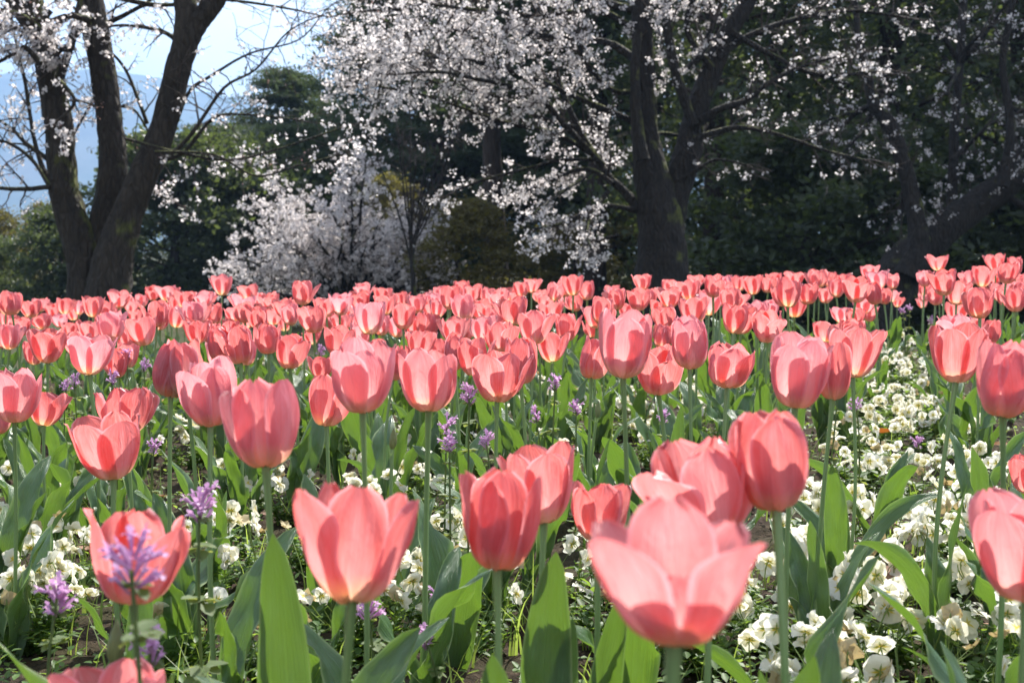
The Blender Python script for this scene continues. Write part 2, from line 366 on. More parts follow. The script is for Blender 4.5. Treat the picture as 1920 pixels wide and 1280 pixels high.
def leaf_mesh(seed, up=None):
    """a broad tulip leaf of unit length rising from the foot, leaning towards +X"""
    r = random.Random(seed); nz = fnoise(seed); nt, ns = 18, 8
    lean0 = r.uniform(4, 20); lean1 = r.uniform(10, 85); Wm = r.uniform(.062, .108); tw = r.uniform(-.9, .9); fold = r.uniform(.15, .6); wav = r.uniform(.012, .045)
    if up: lean0, lean1, Wm, tw, fold, wav = up
    x = z = 0; V, UV = [], []; side = r.uniform(-.06, .06)
    for i in range(nt+1):
        t = i/nt; th = radians(lean0 + lean1*t**2.0)
        wd = Wm*(1.9*(t+.05)**.62*max(0, 1-t)**.62 + .12*(1-t)*.9)*1.0
        if i == nt: wd = .002
        T = Vector((sin(th), 0, cos(th))); Nn = Vector((-cos(th), 0, sin(th))); B = Vector((0, 1, 0))
        q = Quaternion(T, tw*t); Nn = q @ Nn; B = q @ B
        cup = fold*(1.5 - t)
        for j in range(ns+1):
            s_ = j/ns*2-1
            a_ = s_*cup*1.1
            lat = wd*(sin(a_)/max(.05, cup*1.1)); off = wd*(1-cos(a_))/max(.05, cup*1.1)
            off += wav*nz(s_*.8, t*3.5)*abs(s_)*4*sin(pi*t)
            p = Vector((x, side*sin(pi*t*.9), z)) + B*lat + Nn*off
            V.append(tuple(p)); UV.append((j/ns, t))
        x += sin(th)/nt; z += cos(th)/nt
    Fc = [(i*(ns+1)+j, (i+1)*(ns+1)+j, (i+1)*(ns+1)+j+1, i*(ns+1)+j+1) for i in range(nt) for j in range(ns)]
    return npmesh('leaf', V, Fc, M['leaf'], UV)
LEAVES = [leaf_mesh(s_) for s_ in range(100, 122)]
LEAVES += [leaf_mesh(300, (3, 12, .082, .1, .45, .012)), leaf_mesh(301, (5, 16, .076, -.3, .6, .018)), leaf_mesh(302, (10, 34, .085, .4, .5, .02))]   # 22, 23: upright and broad; 24: leaning
def stem_mesh(top, rad, seed, seg=8, n=9):
    r = random.Random(seed); mb = MB(); bx, by = r.uniform(-.012, .012), r.uniform(-.012, .012)
    pts = [Vector((top[0]*(k/n)**1.6 + bx*sin(pi*k/n), top[1]*(k/n)**1.6 + by*sin(pi*k/n), top[2]*k/n)) for k in range(n+1)]
    mb.tube(pts, [rad*(1.12 - .18*k/n) for k in range(n)] + [rad*1.35], seg)
    return mb.mesh('stem', M['stem'])
def pistil_mesh():
    mb = MB(); mb.tube([(0, 0, .0), (0, 0, .10), (0, 0, .26), (0, 0, .30)], [.04, .045, .035, .06], 8)
    return mb.mesh('pistil', M['pistil'])
def stamen_mesh():
    mb = MB()
    for k in range(6):
        a = k*pi/3; mb.tube([(.04*cos(a), .04*sin(a), 0), (.09*cos(a), .09*sin(a), .18)], [.01, .008], 5)
        mb.tube([(.09*cos(a), .09*sin(a), .18), (.10*cos(a), .10*sin(a), .30)], [.018, .012], 5)
    return mb.mesh('stamens', M['pollen'])
PISTIL, STAMEN = pistil_mesh(), stamen_mesh()
def custom_head(seed, spec):
    pets = []
    for k, (az, o, inner, L) in enumerate(spec):
        V, Fc, UV = petal_points(o, inner, seed*17+k); V = V*np.array([1, 1.06, L]); an = radians(az); c, s_ = cos(an), sin(an)
        W = V.copy(); W[:, 0] = V[:, 0]*c - V[:, 1]*s_; W[:, 1] = V[:, 0]*s_ + V[:, 1]*c; pets.append((W, Fc, UV))
    A = np.concatenate([p[0] for p in pets]); h = A[:, 2].max(); wd = np.ptp(A[:, 0])
    return dict(ratio=wd/h, petals=[npmesh('petal', p[0]/h, p[1], M['petal'], p[2]) for p in pets], frilly=False, spread=1, o=1)
CUSTOM = {(1265, 933): custom_head(3, [(88, .35, True, 1.0), (30, .9, True, .80), (150, .9, True, .82), (222, 1.05, False, .84), (318, 1.1, False, .86), (270, .5, True, .52)]),
          (250, 950): custom_head(5, [(75, .3, True, 1.0), (20, .8, False, .9), (140, .5, False, .9), (205, .75, False, .97), (332, 1.0, False, .84), (268, .5, True, .6)])}
used_heads = {}
PLACED = []
def pick_head(ratio, rnd, frilly=False, even=False):
    c = [h for h in HEADS if bool(h['frilly']) == frilly]
    c = sorted(c, key=lambda h: abs(h['ratio']-ratio) + (h['spread']*.8 if even else 0))[:(3 if even else 6) if not frilly else 2]
    return rnd.choice(c)
TULIP_GROUPS = {}
def tulip(xc, yt, yb, wpx, label, group=None, d=None, frilly=False, leaves=None, lean=None, parts=True, hr=.068):
    h = yb - yt; rnd = random.Random(int(xc*131 + yt*17)); rat = wpx/h
    if rat > 1.25: hr *= .93
    if d is None:
        d = F*hr*rnd.uniform(.97, 1.03)/h
        for _ in range(14):                                   # keep the stem a believable length
            b = P(xc, yb, d); sh = b.z - H(b.x, b.y)
            if sh < .29: d *= .985
            elif sh > .44: d *= 1.015
            else: break
    b = P(xc, yb, d)
    hreal = h*d/F; wreal = wpx*d/F*(.95 if h > 100 else 1)
    hdc = CUSTOM.get((xc, yt))
    lx, ly = (rnd.uniform(-.014, .014), rnd.uniform(-.02, .02)) if lean is None else lean
    gx, gy = b.x - lx, b.y - ly; gz = H(gx, gy)
    t = thing('tulip', label, 'tulip', (gx, gy, gz), 0, group)
    PLACED.append((gx, gy))
    hd = pick_head(rat, rnd, frilly, h > 100)
    top = Vector((lx, ly, b.z - gz))
    stem = link('stem', stem_mesh(top + Vector((0, 0, .002)), rnd.uniform(.0024, .0030), int(xc), 8 if h > 60 else 6, 9 if h > 60 else 6), t)
    tone = rnd.gauss(.42, .30)
    for word, val in (('red', .04), ('coral', .2), ('peach', .5), ('rose', .55), ('pale', .95), ('lilac', .95), ('goblet', .75), ('oval', .85), ('largest', .8)):
        if label.startswith(('small back', 'tulip')) : break
        if (' ' + word) in (' ' + label[:30]): tone = val + rnd.uniform(-.08, .08)
    rot = (rnd.uniform(-.14, .14), rnd.uniform(-.14, .14), rnd.uniform(0, 6.28))
    if hdc: hd = hdc; rot = (-.05, .03, 0)
    sx = wreal/hd['ratio']; sx = min(hreal*1.25, max(hreal*.82, sx)); scl = (sx, sx, hreal)
    if parts:
        for me in hd['petals']: link('petal', me, t, top, rot, scl).color = (tone, tone, tone, 1)
        if rat > 1.0 and h > 70:
            link('pistil', PISTIL, t, top, rot, scl); link('stamens', STAMEN, t, top, rot, scl)
    else: link('flower', hd['whole'], t, top, rot, scl).color = (tone, tone, tone, 1)
    nl = rnd.choice((3, 4, 4) if d > 1.6 else (2, 2, 3)) if leaves is None else 0
    a0 = rnd.uniform(0, 6.28)
    for k in range(nl):
        Ll = rnd.uniform(.19, .275)*(1 if k < 2 else .8); link('leaf', rnd.choice(LEAVES), t, (rnd.uniform(-.004, .004), rnd.uniform(-.004, .004), .0 if k < 2 else .015), (0, 0, a0 + k*2.3 + rnd.uniform(-.5, .5)), (Ll, Ll*rnd.uniform(.85, 1.25), Ll))
    for (az, Ll, vi, wd) in (leaves or []):
        link('leaf', LEAVES[vi], t, (0, 0, 0), (0, 0, radians(az)), (Ll, Ll*wd, Ll))
    return t

# ------------------------------------------------------------------ the ground
def make_groundmesh():
    xs = np.concatenate([[-2500, -900, -300, -120, -60, -30, -16, -9, -6], np.arange(-4.5, 4.5, .03), [4.5, 6, 9, 16, 30, 60, 120, 300, 900, 2500]])
    ys = np.concatenate([[-60, -20, -6, -2, 0, .4], np.arange(.8, 3.8, .025), np.arange(3.8, 7, .05), [7, 7.5, 8, 8.5, 9, 9.5, 10, 10.5, 11, 12, 14, 17, 22, 30, 45, 70, 110, 200, 400, 900, 1800, 3500]])
    X, Y = np.meshgrid(xs, ys); Z = np.zeros_like(X)
    for i in range(X.shape[0]):
        for j in range(X.shape[1]): Z[i, j] = H(X[i, j], Y[i, j])
    near = (np.abs(X) < 4.4) & (Y > .6) & (Y < 6.9)
    nzv = 0
    r = np.random.default_rng(3)
    for k, amp in ((5, .008), (13, .006), (29, .005), (61, .004)):
        for _ in range(4):
            a = r.uniform(0, 6.28); kx, ky = k*cos(a), k*sin(a); nzv = nzv + amp*np.sin(kx*X + ky*Y + r.uniform(0, 6))*np.sin(-ky*.7*X + kx*.8*Y + r.uniform(0, 6))
    Z = Z + np.where(near, nzv + r.normal(0, .002, X.shape), 0)
    n, m_ = X.shape; idx = np.arange(n*m_).reshape(n, m_)
    Fc = np.stack([idx[:-1, :-1], idx[:-1, 1:], idx[1:, 1:], idx[1:, :-1]], -1).reshape(-1, 4)
    g = link('ground', npmesh('ground', np.stack([X, Y, Z], -1).reshape(-1, 3), Fc, M['soil']))
    tag(g, 'dark crumbly garden soil under the flowers, running on beneath the trees', 'ground', None, 'structure')
make_groundmesh()

# ------------------------------------------------------------------ tulips, as they stand in the photograph
# (x of the head, y of its top, y of its foot, width, label)
NEAR = [
 (1265,933,1205,345,'largest tulip of all, wide open pink cup close up in front'),
 (210,1256,1410,240,'tulip whose blurred petal tips just rise over the bottom edge'),
 (250,950,1130,208,'open pink tulip with purple henbit rising in front of its petals'),
 (660,913,1125,222,'large open pink tulip in front, standing alone between two single tall ones'),
 (932,878,1062,152,'upright egg shaped red pink tulip in front, left of an open one it overlaps'),
 (1020,838,978,145,'open pink tulip with one long pointed petal, partly behind an egg shaped one'),
 (1120,905,1015,112,'low coral tulip peeping out behind the left rim of the largest tulip'),
 (1333,825,1010,228,'ruffled pink tulip with frilled petal edges right behind the largest tulip'),
 (1455,768,950,160,'tall rounded coral tulip beside the ruffled one, with flat folded crown'),
 (1925,925,1120,190,'blurred pink tulip cut by the edge above the cream pansies'),
 (1932,850,925,70,'small red tulip only half seen above the blurred edge tulip'),
 (213,778,895,133,'coral tulip with heart shaped front, in front of a wide open one'),
 (237,725,812,110,'wide open coral tulip behind the heart shaped coral one'),
 (498,714,873,142,'big closed goblet pink tulip above a single broad upright leaf'),
 (395,672,795,108,'tall oval pink tulip with one petal folding out, left of the goblet one'),
 (350,637,740,72,'pink tulip tucked behind a slimmer one, above the tall oval tulip'),
 (320,641,742,78,'slim pink tulip overlapping its twin, above the tall oval tulip'),
 (27,692,790,90,'tall pink tulip with light foot beside a low wide coral tulip'),
 (82,732,797,74,'low wide coral tulip with yellow foot near the edge of the bed'),
 (-3,742,812,44,'pink tulip cut off by the edge beside the tall pale footed one'),
 (612,703,797,90,'coral red tulip below the left side of the large pale pink tulip'),
 (680,640,770,126,'large pale pink tulip with broad rounded petals in the middle of the bed'),
 (804,655,769,108,'pink tulip with an upright right petal, next right of the large pale pink one'),
 (932,657,752,102,'round coral tulip in front of a cluster of three in the bed centre'),
 (976,632,718,60,'coral tulip peeping out behind the right side of the round coral one'),
 (890,633,702,66,'coral tulip with dark inner petal behind the left of the round coral one'),
 (852,625,692,40,'leaning coral tulip with a petal bent left, at the left of the centre cluster'),
 (1168,583,706,102,'tall pale pink oval tulip towering over its neighbours right of centre'),
 (1109,633,708,58,'coral red tulip at the left foot of the tall pale oval one'),
 (1234,648,737,88,'coral tulip hanging low at the right of the tall pale oval one'),
 (1293,594,689,74,'tall slender pink tulip above the frilled small tulip'),
 (1363,643,725,88,'small frilled double looking red pink tulip above dark broad leaves'),
 (1491,629,761,122,'large pale pink cup tulip with a pointed left petal, right of the frilled one'),
 (1562,640,747,62,'slim pink tulip pressed against the right side of the large pale cup'),
 (1598,612,706,98,'wide open peach pink tulip with spread petals by the pansy gap'),
 (1793,607,715,108,'large pink tulip just right of the pansy gap, with overlapping front petals'),
 (1880,640,778,112,'large pink tulip at the far right, taller than the one next to it'),
 (1857,599,645,34,'narrow coral tulip leaning out behind the large one right of the gap'),
 (1822,593,630,50,'coral tulip behind the large one right of the gap, showing its crown'),
 (1790,590,640,60,'pale topped tulip directly behind the large one right of the gap'),
 (1793,567,600,52,'bright coral tulip with low cup, under a round dark one right of the gap'),
 (1837,538,596,56,'round egg shaped dark pink tulip standing above its row right of the gap'),
 (1793,526,571,48,'pink tulip touching the left of the round dark one right of the gap'),
 (1770,505,553,52,'tall pink tulip at the left rim of the right hand block'),
 (1905,540,584,42,'coral tulip at the edge, right of the round dark pink one'),
 (168,628,702,86,'lilac pink tulip with creased petals and a spread right petal, over purple henbit'),
 (90,617,679,70,'broad coral tulip with two dark inner shadows, over green leaves at the left'),
 (62,640,682,46,'half hidden coral tulip behind the left of the broad double shadowed one'),
 (4,608,652,40,'coral tulip cut by the left edge in the middle rows'),
 (210,585,640,58,'pale pink open tulip standing left of a peach tulip with a side petal'),
 (271,594,647,58,'peach tulip whose right petal opens sideways like a scoop'),
 (239,635,664,40,'low small pink tulip seen under the peach scoop shaped one'),
 (294,563,612,50,'round pink tulip with a curled rim just behind the peach scoop shaped one'),
 (366,564,611,48,'pink tulip with pale foot and long bare stem, left middle rows'),
 (452,610,680,66,'large coral tulip with one big dark shadow on its front petal'),
 (418,606,675,50,'coral tulip half hidden behind the one with a big dark shadow'),
 (504,607,662,50,'slender pink tulip over white pansies, right of the shadowed coral pair'),
 (543,627,690,62,'red pink tulip with one dark petal hanging down below its cup'),
 (566,526,571,46,'tall pink tulip rising against the white blossoming bush'),
 (588,572,623,54,'rounded rose tulip on a long stem just below the tall one by the bush'),
 (587,618,645,36,'low pink tulip beneath the rounded rose one'),
 (632,612,666,56,'coral tulip above and left of the large pale pink one'),
 (600,668,710,44,'coral tulip with short ragged petals left of the large pale pink one'),
 (703,636,680,42,'coral crown peeping over the top of the large pale pink tulip'),
 (737,650,712,46,'coral tulip showing behind the right side of the large pale pink one'),
 (695,566,626,62,'pink tulip with pale yellow foot and purple shaded ribs, above the large pale one'),
 (717,592,628,38,'narrow tulip tucked at the right of the ribbed pale footed one'),
 (756,569,616,42,'neat pink tulip with white foot standing on a long stem'),
 (798,585,632,42,'red pink closed tulip right of the neat white footed one'),
 (780,619,653,42,'open coral tulip below the red pink closed one'),
 (767,647,675,34,'small coral tulip below the left side of the open coral one'),
 (870,551,600,42,'pale pink tulip with an angled right petal, in the back rows at centre'),
 (904,592,638,50,'pale pink tulip with folded lip at the top of the centre cluster'),
 (943,603,660,60,'wide coral tulip filling the middle of the centre cluster'),
 (964,556,608,60,'broad coral tulip with a dark wedge of shadow on its left'),
 (1002,583,644,64,'open rose tulip with tapered foot at the right of the dark wedged one'),
 (1036,624,677,62,'bowl shaped red coral tulip with crumpled right side on a bent stem'),
 (1062,587,639,50,'closed red coral tulip right of the open rose one'),
 (1109,600,632,34,'small coral tulip above the left shoulder of the tall pale oval one'),
 (1125,556,605,42,'pink tulip rising behind the left of the tall pale oval one'),
 (1250,573,618,46,'pink tulip left of and behind the tall slender one'),
 (1295,579,605,46,'coral crown visible just above the tall slender tulip'),
 (1240,607,653,36,'narrow coral tulip between the tall oval and the tall slender ones'),
 (1178,570,600,36,'small coral crown right above the tall pale oval tulip'),
 (1377,568,624,56,'round open tulip with dark heart above the small frilled one'),
 (1440,581,641,60,'pink tulip with scalloped top right of the round dark hearted one'),
 (1440,562,600,50,'pale tulip behind the one with scalloped top'),
 (1329,550,590,46,'palest lilac pink tulip in the back rows'),
 (1477,521,575,46,'tall egg shaped tulip on a long stem in the right back rows'),
 (1490,553,594,46,'coral tulip behind the stem of the tall egg shaped one'),
 (1548,603,640,56,'coral tulip rising over the large pale cup at its right'),
 (1595,598,640,44,'ruffled coral tulip above the wide open peach pink one'),
 (1604,578,612,38,'coral tulip above the ruffled one by the pansy gap'),
 (1579,576,605,40,'pale coral tulip left of and above the ruffled one'),
 (1629,571,602,26,'small dark rose bud like tulip by the pansy gap'),
 (1604,519,566,54,'broad coral tulip with pointed left petal in the last right rows before the gap'),
 (416,517,553,42,'lone pink tulip with outspread petals held above all the others at the back'),
 (23,546,590,44,'tall coral tulip at the left end of the back rows'),
]
FRILLY = {(1333,825), (1363,643), (1595,598), (237,725)}
LV = {  # leaves of the foremost plants: azimuth (0 = to the right, 270 = towards the camera), length, variant, width
 (498,714): [(266,.315,22,1.0),(25,.25,5,1.0),(155,.21,8,1.0)],
 (932,878): [(258,.26,22,1.15),(340,.25,24,1.0),(60,.22,6,1.0)],
 (1020,838): [(272,.285,23,1.25),(300,.22,22,1.1),(100,.2,4,1.0)],
 (1455,768): [(282,.27,23,1.1),(215,.25,22,.9),(60,.27,24,1.0)],
 (250,950): [(195,.30,24,1.2),(330,.2,23,1.0)],
 (660,913): [(185,.30,24,1.1),(20,.24,23,.9)],
}
for (x, yt, yb, wpx, lab) in NEAR:
    h = yb - yt
    tulip(x, yt, yb, wpx, lab, 'tulips of the front and middle rows' if h > 38 else 'tulips of the middle rows', leaves=LV.get((x, yt)), frilly=(x, yt) in FRILLY, parts=h >= 36)
FAR = [
 (58,563,595,38),(76,560,584,32),(102,569,596,28),(121,560,588,34),(138,580,600,28),(41,594,629,34),(81,590,617,40),(115,590,614,30),(131,605,630,34),(165,602,634,40),
 (175,556,594,36),(197,566,600,42),(223,546,577,38),(246,562,586,28),(265,552,576,28),(287,538,563,30),(312,536,563,40),(330,575,613,40),(346,546,576,36),(322,560,582,30),
 (384,548,575,34),(394,606,642,36),(254,581,606,30),(12,585,612,30),(467,534,561,36),(457,554,589,44),(489,550,576,24),(508,550,581,34),(526,561,586,32),(401,570,608,38),
 (390,550,574,30),(442,577,602,42),(468,589,614,32),(489,592,614,28),(513,580,608,36),(533,594,620,30),(545,563,588,26),(612,558,594,40),(637,550,590,42),(681,532,558,34),
 (675,547,582,38),(658,575,598,28),(716,540,564,40),(722,554,590,40),(752,548,573,30),(641,590,620,48),(392,606,641,32),(430,600,624,46),(783,553,587,34),(806,548,570,22),
 (820,562,594,34),(827,537,563,24),(845,537,580,36),(865,527,553,26),(887,534,566,32),(913,544,567,34),(905,564,598,42),(959,541,563,40),(936,560,590,26),(997,523,549,30),
 (1011,544,566,34),(1024,554,578,40),(1040,530,563,32),(1058,524,556,26),(1075,518,554,36),(1101,528,562,34),(1074,555,580,36),(1035,568,600,44),(1147,535,560,26),(1158,542,580,36),
 (1205,515,545,32),(1198,542,582,38),(1221,543,568,24),(1255,525,549,34),(1255,540,576,44),(1293,527,562,40),(1305,516,540,28),(1337,516,557,36),(1361,517,543,26),(1386,518,545,28),
 (1412,517,552,36),(1440,519,548,28),(1454,512,537,28),(1489,510,537,34),(1515,531,570,34),(1529,507,539,28),(1377,545,576,44),(1230,563,588,28),(1537,508,538,32),(1556,510,537,28),
 (1568,524,557,26),(1585,514,538,28),(1547,539,568,30),(1631,498,522,34),(1648,508,541,38),(1673,513,542,26),(1641,528,570,28),(1658,541,570,24),(1682,556,575,22),(1672,545,566,22),
 (1618,555,588,44),(1759,479,507,38),(1734,508,537,26),(1731,533,553,20),(1733,545,565,20),(1730,559,577,20),(1754,535,571,34),(1818,507,537,26),(1841,500,537,40),(1867,477,509,32),
 (1903,482,513,24),(1886,492,531,36),(1865,510,534,26),(1876,532,565,38),(1908,514,540,34),
]
def zone(x):
    for xm, z in ((160, 'left of the three stemmed cherry trunk'), (440, 'below and right of the three stemmed cherry trunk'), (800, 'below the white blossoming bush'),
                  (1180, 'between the bush and the big dark cherry trunk'), (1500, 'below and just right of the big dark cherry trunk'), (1710, 'left of the pansy gap')):
        if x < xm: return z
    return 'right of the pansy gap'
for (x, yt, yb, wpx) in FAR:
    z = zone(x); tulip(x, yt-1, yb, wpx*1.1, 'small back row tulip ' + z, 'back row tulips ' + z, parts=False, hr=.066)
def path_x(y): return .55 + (y - 1.9)*.262 - .0
for k in range(900):                                          # plants that only fill between the others
    if k > 880 or len(PLACED) > 298: break
    y = random.uniform(3.2, 6.4); x = random.uniform(-.42, .42)*y*.95
    if abs(x - path_x(y)) < .26 + .02*y: continue
    if min((x-a)**2 + (y-b)**2 for a, b in PLACED) < .012: continue
    sh = random.uniform(.26, .35); d = y; hz = H(x, y) + sh
    px = 960 + x/d*F; yb = 470 - (hz - HC)/d*F; hh = F*.062/d
    z = zone(px); tulip(px, yb-hh, yb, hh*random.uniform(.85, 1.2), 'small back row tulip ' + z, 'back row tulips ' + z, d=d, parts=False)

# tulip plants in leaf only, and closed green buds
def leafy(x, y, n, label, group, sc=1.0):
    t = thing('tulip_leaf_rosette', label, 'tulip leaves', (x, y, H(x, y)), 0, group); a0 = random.uniform(0, 6.28)
    for k in range(n):
        Ll = random.uniform(.18, .27)*sc; link('leaf', random.choice(LEAVES), t, (0, 0, 0), (0, 0, a0+k*2.2+random.uniform(-.4, .4)), (Ll, Ll*random.uniform(.9, 1.3), Ll))
    PLACED.append((x, y)); return t
for (px, py, d, lab) in ((1110,900,2.75,'broad tulip leaves without a flower, around a green bud near the bed centre'),        (1640,1040,2.3,'tulip leaves arching over the pansies at the gap'),
        (1830,1010,2.25,'long tulip leaves leaning left at the right rim of the gap'),(60,960,2.6,'tulip leaves at the left edge behind white pansies'),(300,1010,2.2,'tulip leaf tuft above the open pink tulip with henbit'),
        (850,1130,1.75,'low grey green tulip leaf curling beside white pansies'),(560,1200,1.55,'tulip leaves to the left of the large open front tulip'),
        (1880,1230,1.7,'tulip leaves under the blurred edge tulip'),(1200,900,2.5,'tulip leaves between the two stems right of centre')):
    p = P(px, py, d); leafy(p.x, p.y, 4 if d > 1.6 else 3, lab, None)
k = 0
while k < 36:
    y = random.uniform(2.1, 5.6); x = random.uniform(-.40, .40)*y
    if abs(x - path_x(y)) < .24 + .02*y or min((x-a)**2 + (y-b)**2 for a, b in PLACED) < .006: continue
    leafy(x, y, 3, 'flowerless tulip leaves growing among the stems of the bed', 'flowerless tulip plants', .95); k += 1
def bud_mesh():
    V, UV = [], []; nt, ns = 12, 10
    for i in range(nt+1):
        t = i/nt; r = .21*(sin(pi*min(1, t*.97+.03))**.7)*(1.1-.6*t)
        for j in range(ns):
            a = 2*pi*j/ns; rr = r*(1 + .12*cos(3*a)); V.append((rr*cos(a), rr*sin(a), t)); UV.append((j/ns, t))
    Fc = [(i*ns+j, i*ns+(j+1) % ns, (i+1)*ns+(j+1) % ns, (i+1)*ns+j) for i in range(nt) for j in range(ns)]
    return npmesh('bud', V, Fc, M['budskin'], UV)
BUD = bud_mesh()
for (x, yt, yb, d, lab) in ((735,800,842,2.05,'closed green tulip bud on a thin stem left of centre'),(1119,750,783,2.6,'slim closed tulip bud before broad leaves near the centre'),(214,1155,1245,1.05,'brownish closed tulip bud under the henbit fronted tulip')):
    b = P(x, yb, d); hh = (yb-yt)*d/F; t = thing('tulip_bud_plant', lab, 'tulip bud', (b.x, b.y, H(b.x, b.y)), 0)
    top = Vector((0, 0, b.z - H(b.x, b.y))); link('stem', stem_mesh(top, .0026, int(x)), t); link('bud', BUD, t, top, (.1, .1, 0), (hh, hh, hh))
    for q in range(2): link('leaf', LEAVES[q+3], t, (0, 0, 0), (0, 0, q*2.6+1), (.2, .2, .2))

# ------------------------------------------------------------------ white pansies
def pansy_flower(seed, face=True):
    """five rounded petals facing +X, about 3.6 cm across, with a small green calyx behind"""
    r = random.Random(seed); mb = MB()
    specs = [(90+30, .0175, .025), (90-30, .0175, .025), (180+10, .0155, .022), (-10, .0155, .022), (270, .0165, .028)]
    for k, (a, L, W) in enumerate(specs):
        a = radians(a + r.uniform(-12, 12)); L *= r.uniform(.8, 1.12); W *= r.uniform(.75, 1.1); nt, ns = 5, 6; V, UV = [], []
        bend = r.uniform(-.6, 1.1); ph = r.uniform(0, 6)
        for i in range(nt+1):
            t = i/nt
            for j in range(ns+1):
                s_ = j/ns*2-1; wd = W*.56*sqrt(max(.02, 1-((t-.56)/.60)**2))
                y_, z_ = s_*wd, L*(t*1.05 - .22*s_*s_*t*t)
                x_ = -.0025*(k < 2) + .001*(k == 4) - bend*L*t*t*.5 + .0028*sin(4*s_+ph)*t*t + .003*s_*s_*t
                V.append((x_, y_*sin(a) + z_*cos(a), -y_*cos(a) + z_*sin(a))); UV.append((j/ns, t))
        Fc = [(i*(ns+1)+j, (i+1)*(ns+1)+j, (i+1)*(ns+1)+j+1, i*(ns+1)+j+1) for i in range(nt) for j in range(ns)]
        mb.add(V, Fc, UV, 0)
    for k in range(5):
        a = k*1.257+.3; c, s_ = cos(a), sin(a)
        mb.add([(-.004, 0, 0), (-.003, c*.004-s_*.0012, s_*.004+c*.0012), (-.0045, c*.0095, s_*.0095), (-.003, c*.004+s_*.0012, s_*.004-c*.0012)], [(0, 1, 2, 3)], None, 1)
    # hooked stalk dropping to the plant
    mb.tube([(-.003, 0, 0), (-.008, 0, .002), (-.013, 0, -.006), (-.014, 0, -.03), (-.010, 0, -.062)], [.0009]*5, 4, 1)
    return mb.mesh('flower', None, [M['pansy'], M['sepal']])
def dry_flower(seed):
    r = random.Random(seed); mb = MB()
    for k in range(4):
        a = k*1.6 + r.uniform(-.4, .4); V, UV = [], []
        for i in range(4):
            for j in range(4):
                t, s_ = i/3, j/3*2-1; V.append((-.003+.006*t*t+r.uniform(-.002, .002), s_*.008*sin(pi*(t*.8+.15)) + r.uniform(-.002, .002), .014*t)); UV.append((j/3, t))
        W = [(x_, y_*sin(a)+z_*cos(a), -y_*cos(a)+z_*sin(a)) for x_, y_, z_ in V]
        mb.add(W, [(i*4+j, (i+1)*4+j, (i+1)*4+j+1, i*4+j+1) for i in range(3) for j in range(3)], UV, 0)
    mb.tube([(-.003, 0, 0), (-.008, 0, -.006), (-.009, 0, -.04)], [.0009]*3, 4, 1)
    return mb.mesh('withered_flower', None, [M['dryflower'], M['sepal']])
def small_leaf(mb, p, dirn, L, W, mi=0, up=None):
    d = Vector(dirn).normalized(); u = Vector((0, 0, 1)) if up is None else up
    b = d.cross(u); b = b.normalized() if b.length > .05 else Vector((1, 0, 0)); n = b.cross(d)
    p = Vector(p); q = [p, p + d*L*.4 + b*W*.5 + n*W*.12, p + d*L*.8 + b*W*.34 - n*L*.02, p + d*L - n*L*.12, p + d*L*.8 - b*W*.34 - n*L*.02, p + d*L*.4 - b*W*.5 + n*W*.12, p + d*L*.45 - n*W*.05]
    mb.add([tuple(v) for v in q], [(0, 1, 6), (1, 2, 6), (2, 3, 6), (3, 4, 6), (4, 5, 6), (5, 0, 6)], [(.5, 0), (.9, .4), (.8, .8), (.5, 1), (.2, .8), (.1, .4), (.5, .4)], mi)
def pansy_foliage(seed, R=.085, n=330, hgt=.085):
    r = random.Random(seed); mb = MB()
    for k in range(18):
        a, q = r.uniform(0, 6.28), r.uniform(.3, 1)*R; top = Vector((q*cos(a), q*sin(a), hgt*r.uniform(.5, 1)*(1.15-.5*q/R)))
        mb.tube([(q*.3*cos(a), q*.3*sin(a), 0), tuple(top*.5+Vector((q*.2*cos(a), q*.2*sin(a), 0))), tuple(top)], [.0012, .001, .0007], 4)
        for j in range(n//18):
            t = r.uniform(.15, 1); p = Vector((q*.3*cos(a), q*.3*sin(a), 0)).lerp(top, t); b = r.uniform(0, 6.28)
            small_leaf(mb, p, (cos(b), sin(b), r.uniform(-.1, .9)), r.uniform(.012, .026), r.uniform(.007, .013))
    return mb.mesh('foliage', M['pfol'])
PF = [pansy_flower(k) for k in range(12)]; DF = [dry_flower(k) for k in range(3)]; PL = [pansy_foliage(k) for k in range(6)]
TUL_XY = list(PLACED)
def pansy(x, y, nf, label, group, R=.085, dry=.15, sc=1.0, big=1.0):
    rz = random.uniform(0, 6.28)
    t = thing('pansy_plant', label, 'pansy', (x, y, H(x, y) - .003), rz, group)
    link('foliage', random.choice(PL), t, (0, 0, 0), (0, 0, 0), (sc*R/.085, sc*R/.085, sc*random.uniform(.85, 1.2)))
    for k in range(nf):
        a, q = random.uniform(0, 6.28), R*sqrt(random.uniform(.0, .85)); z = sc*random.uniform(.09, .125)*(1.12 - .42*(q/R)**2)
        # flowers turn to the light, which comes from ahead and the right
        az = (pi/2 - SUN_AZ) - rz + random.gauss(0, 1.0)
        me = random.choice(PF) if random.random() > dry else random.choice(DF)
        s_ = random.uniform(.70, 1.0)*big
        link('flower' if me in PF else 'withered_flower', me, t, (q*cos(a), q*sin(a), z), (random.gauss(0, .35), -random.uniform(-.2, 1.1), az), s_)
NP = 0
y = 1.52
GAP = []
row = 0
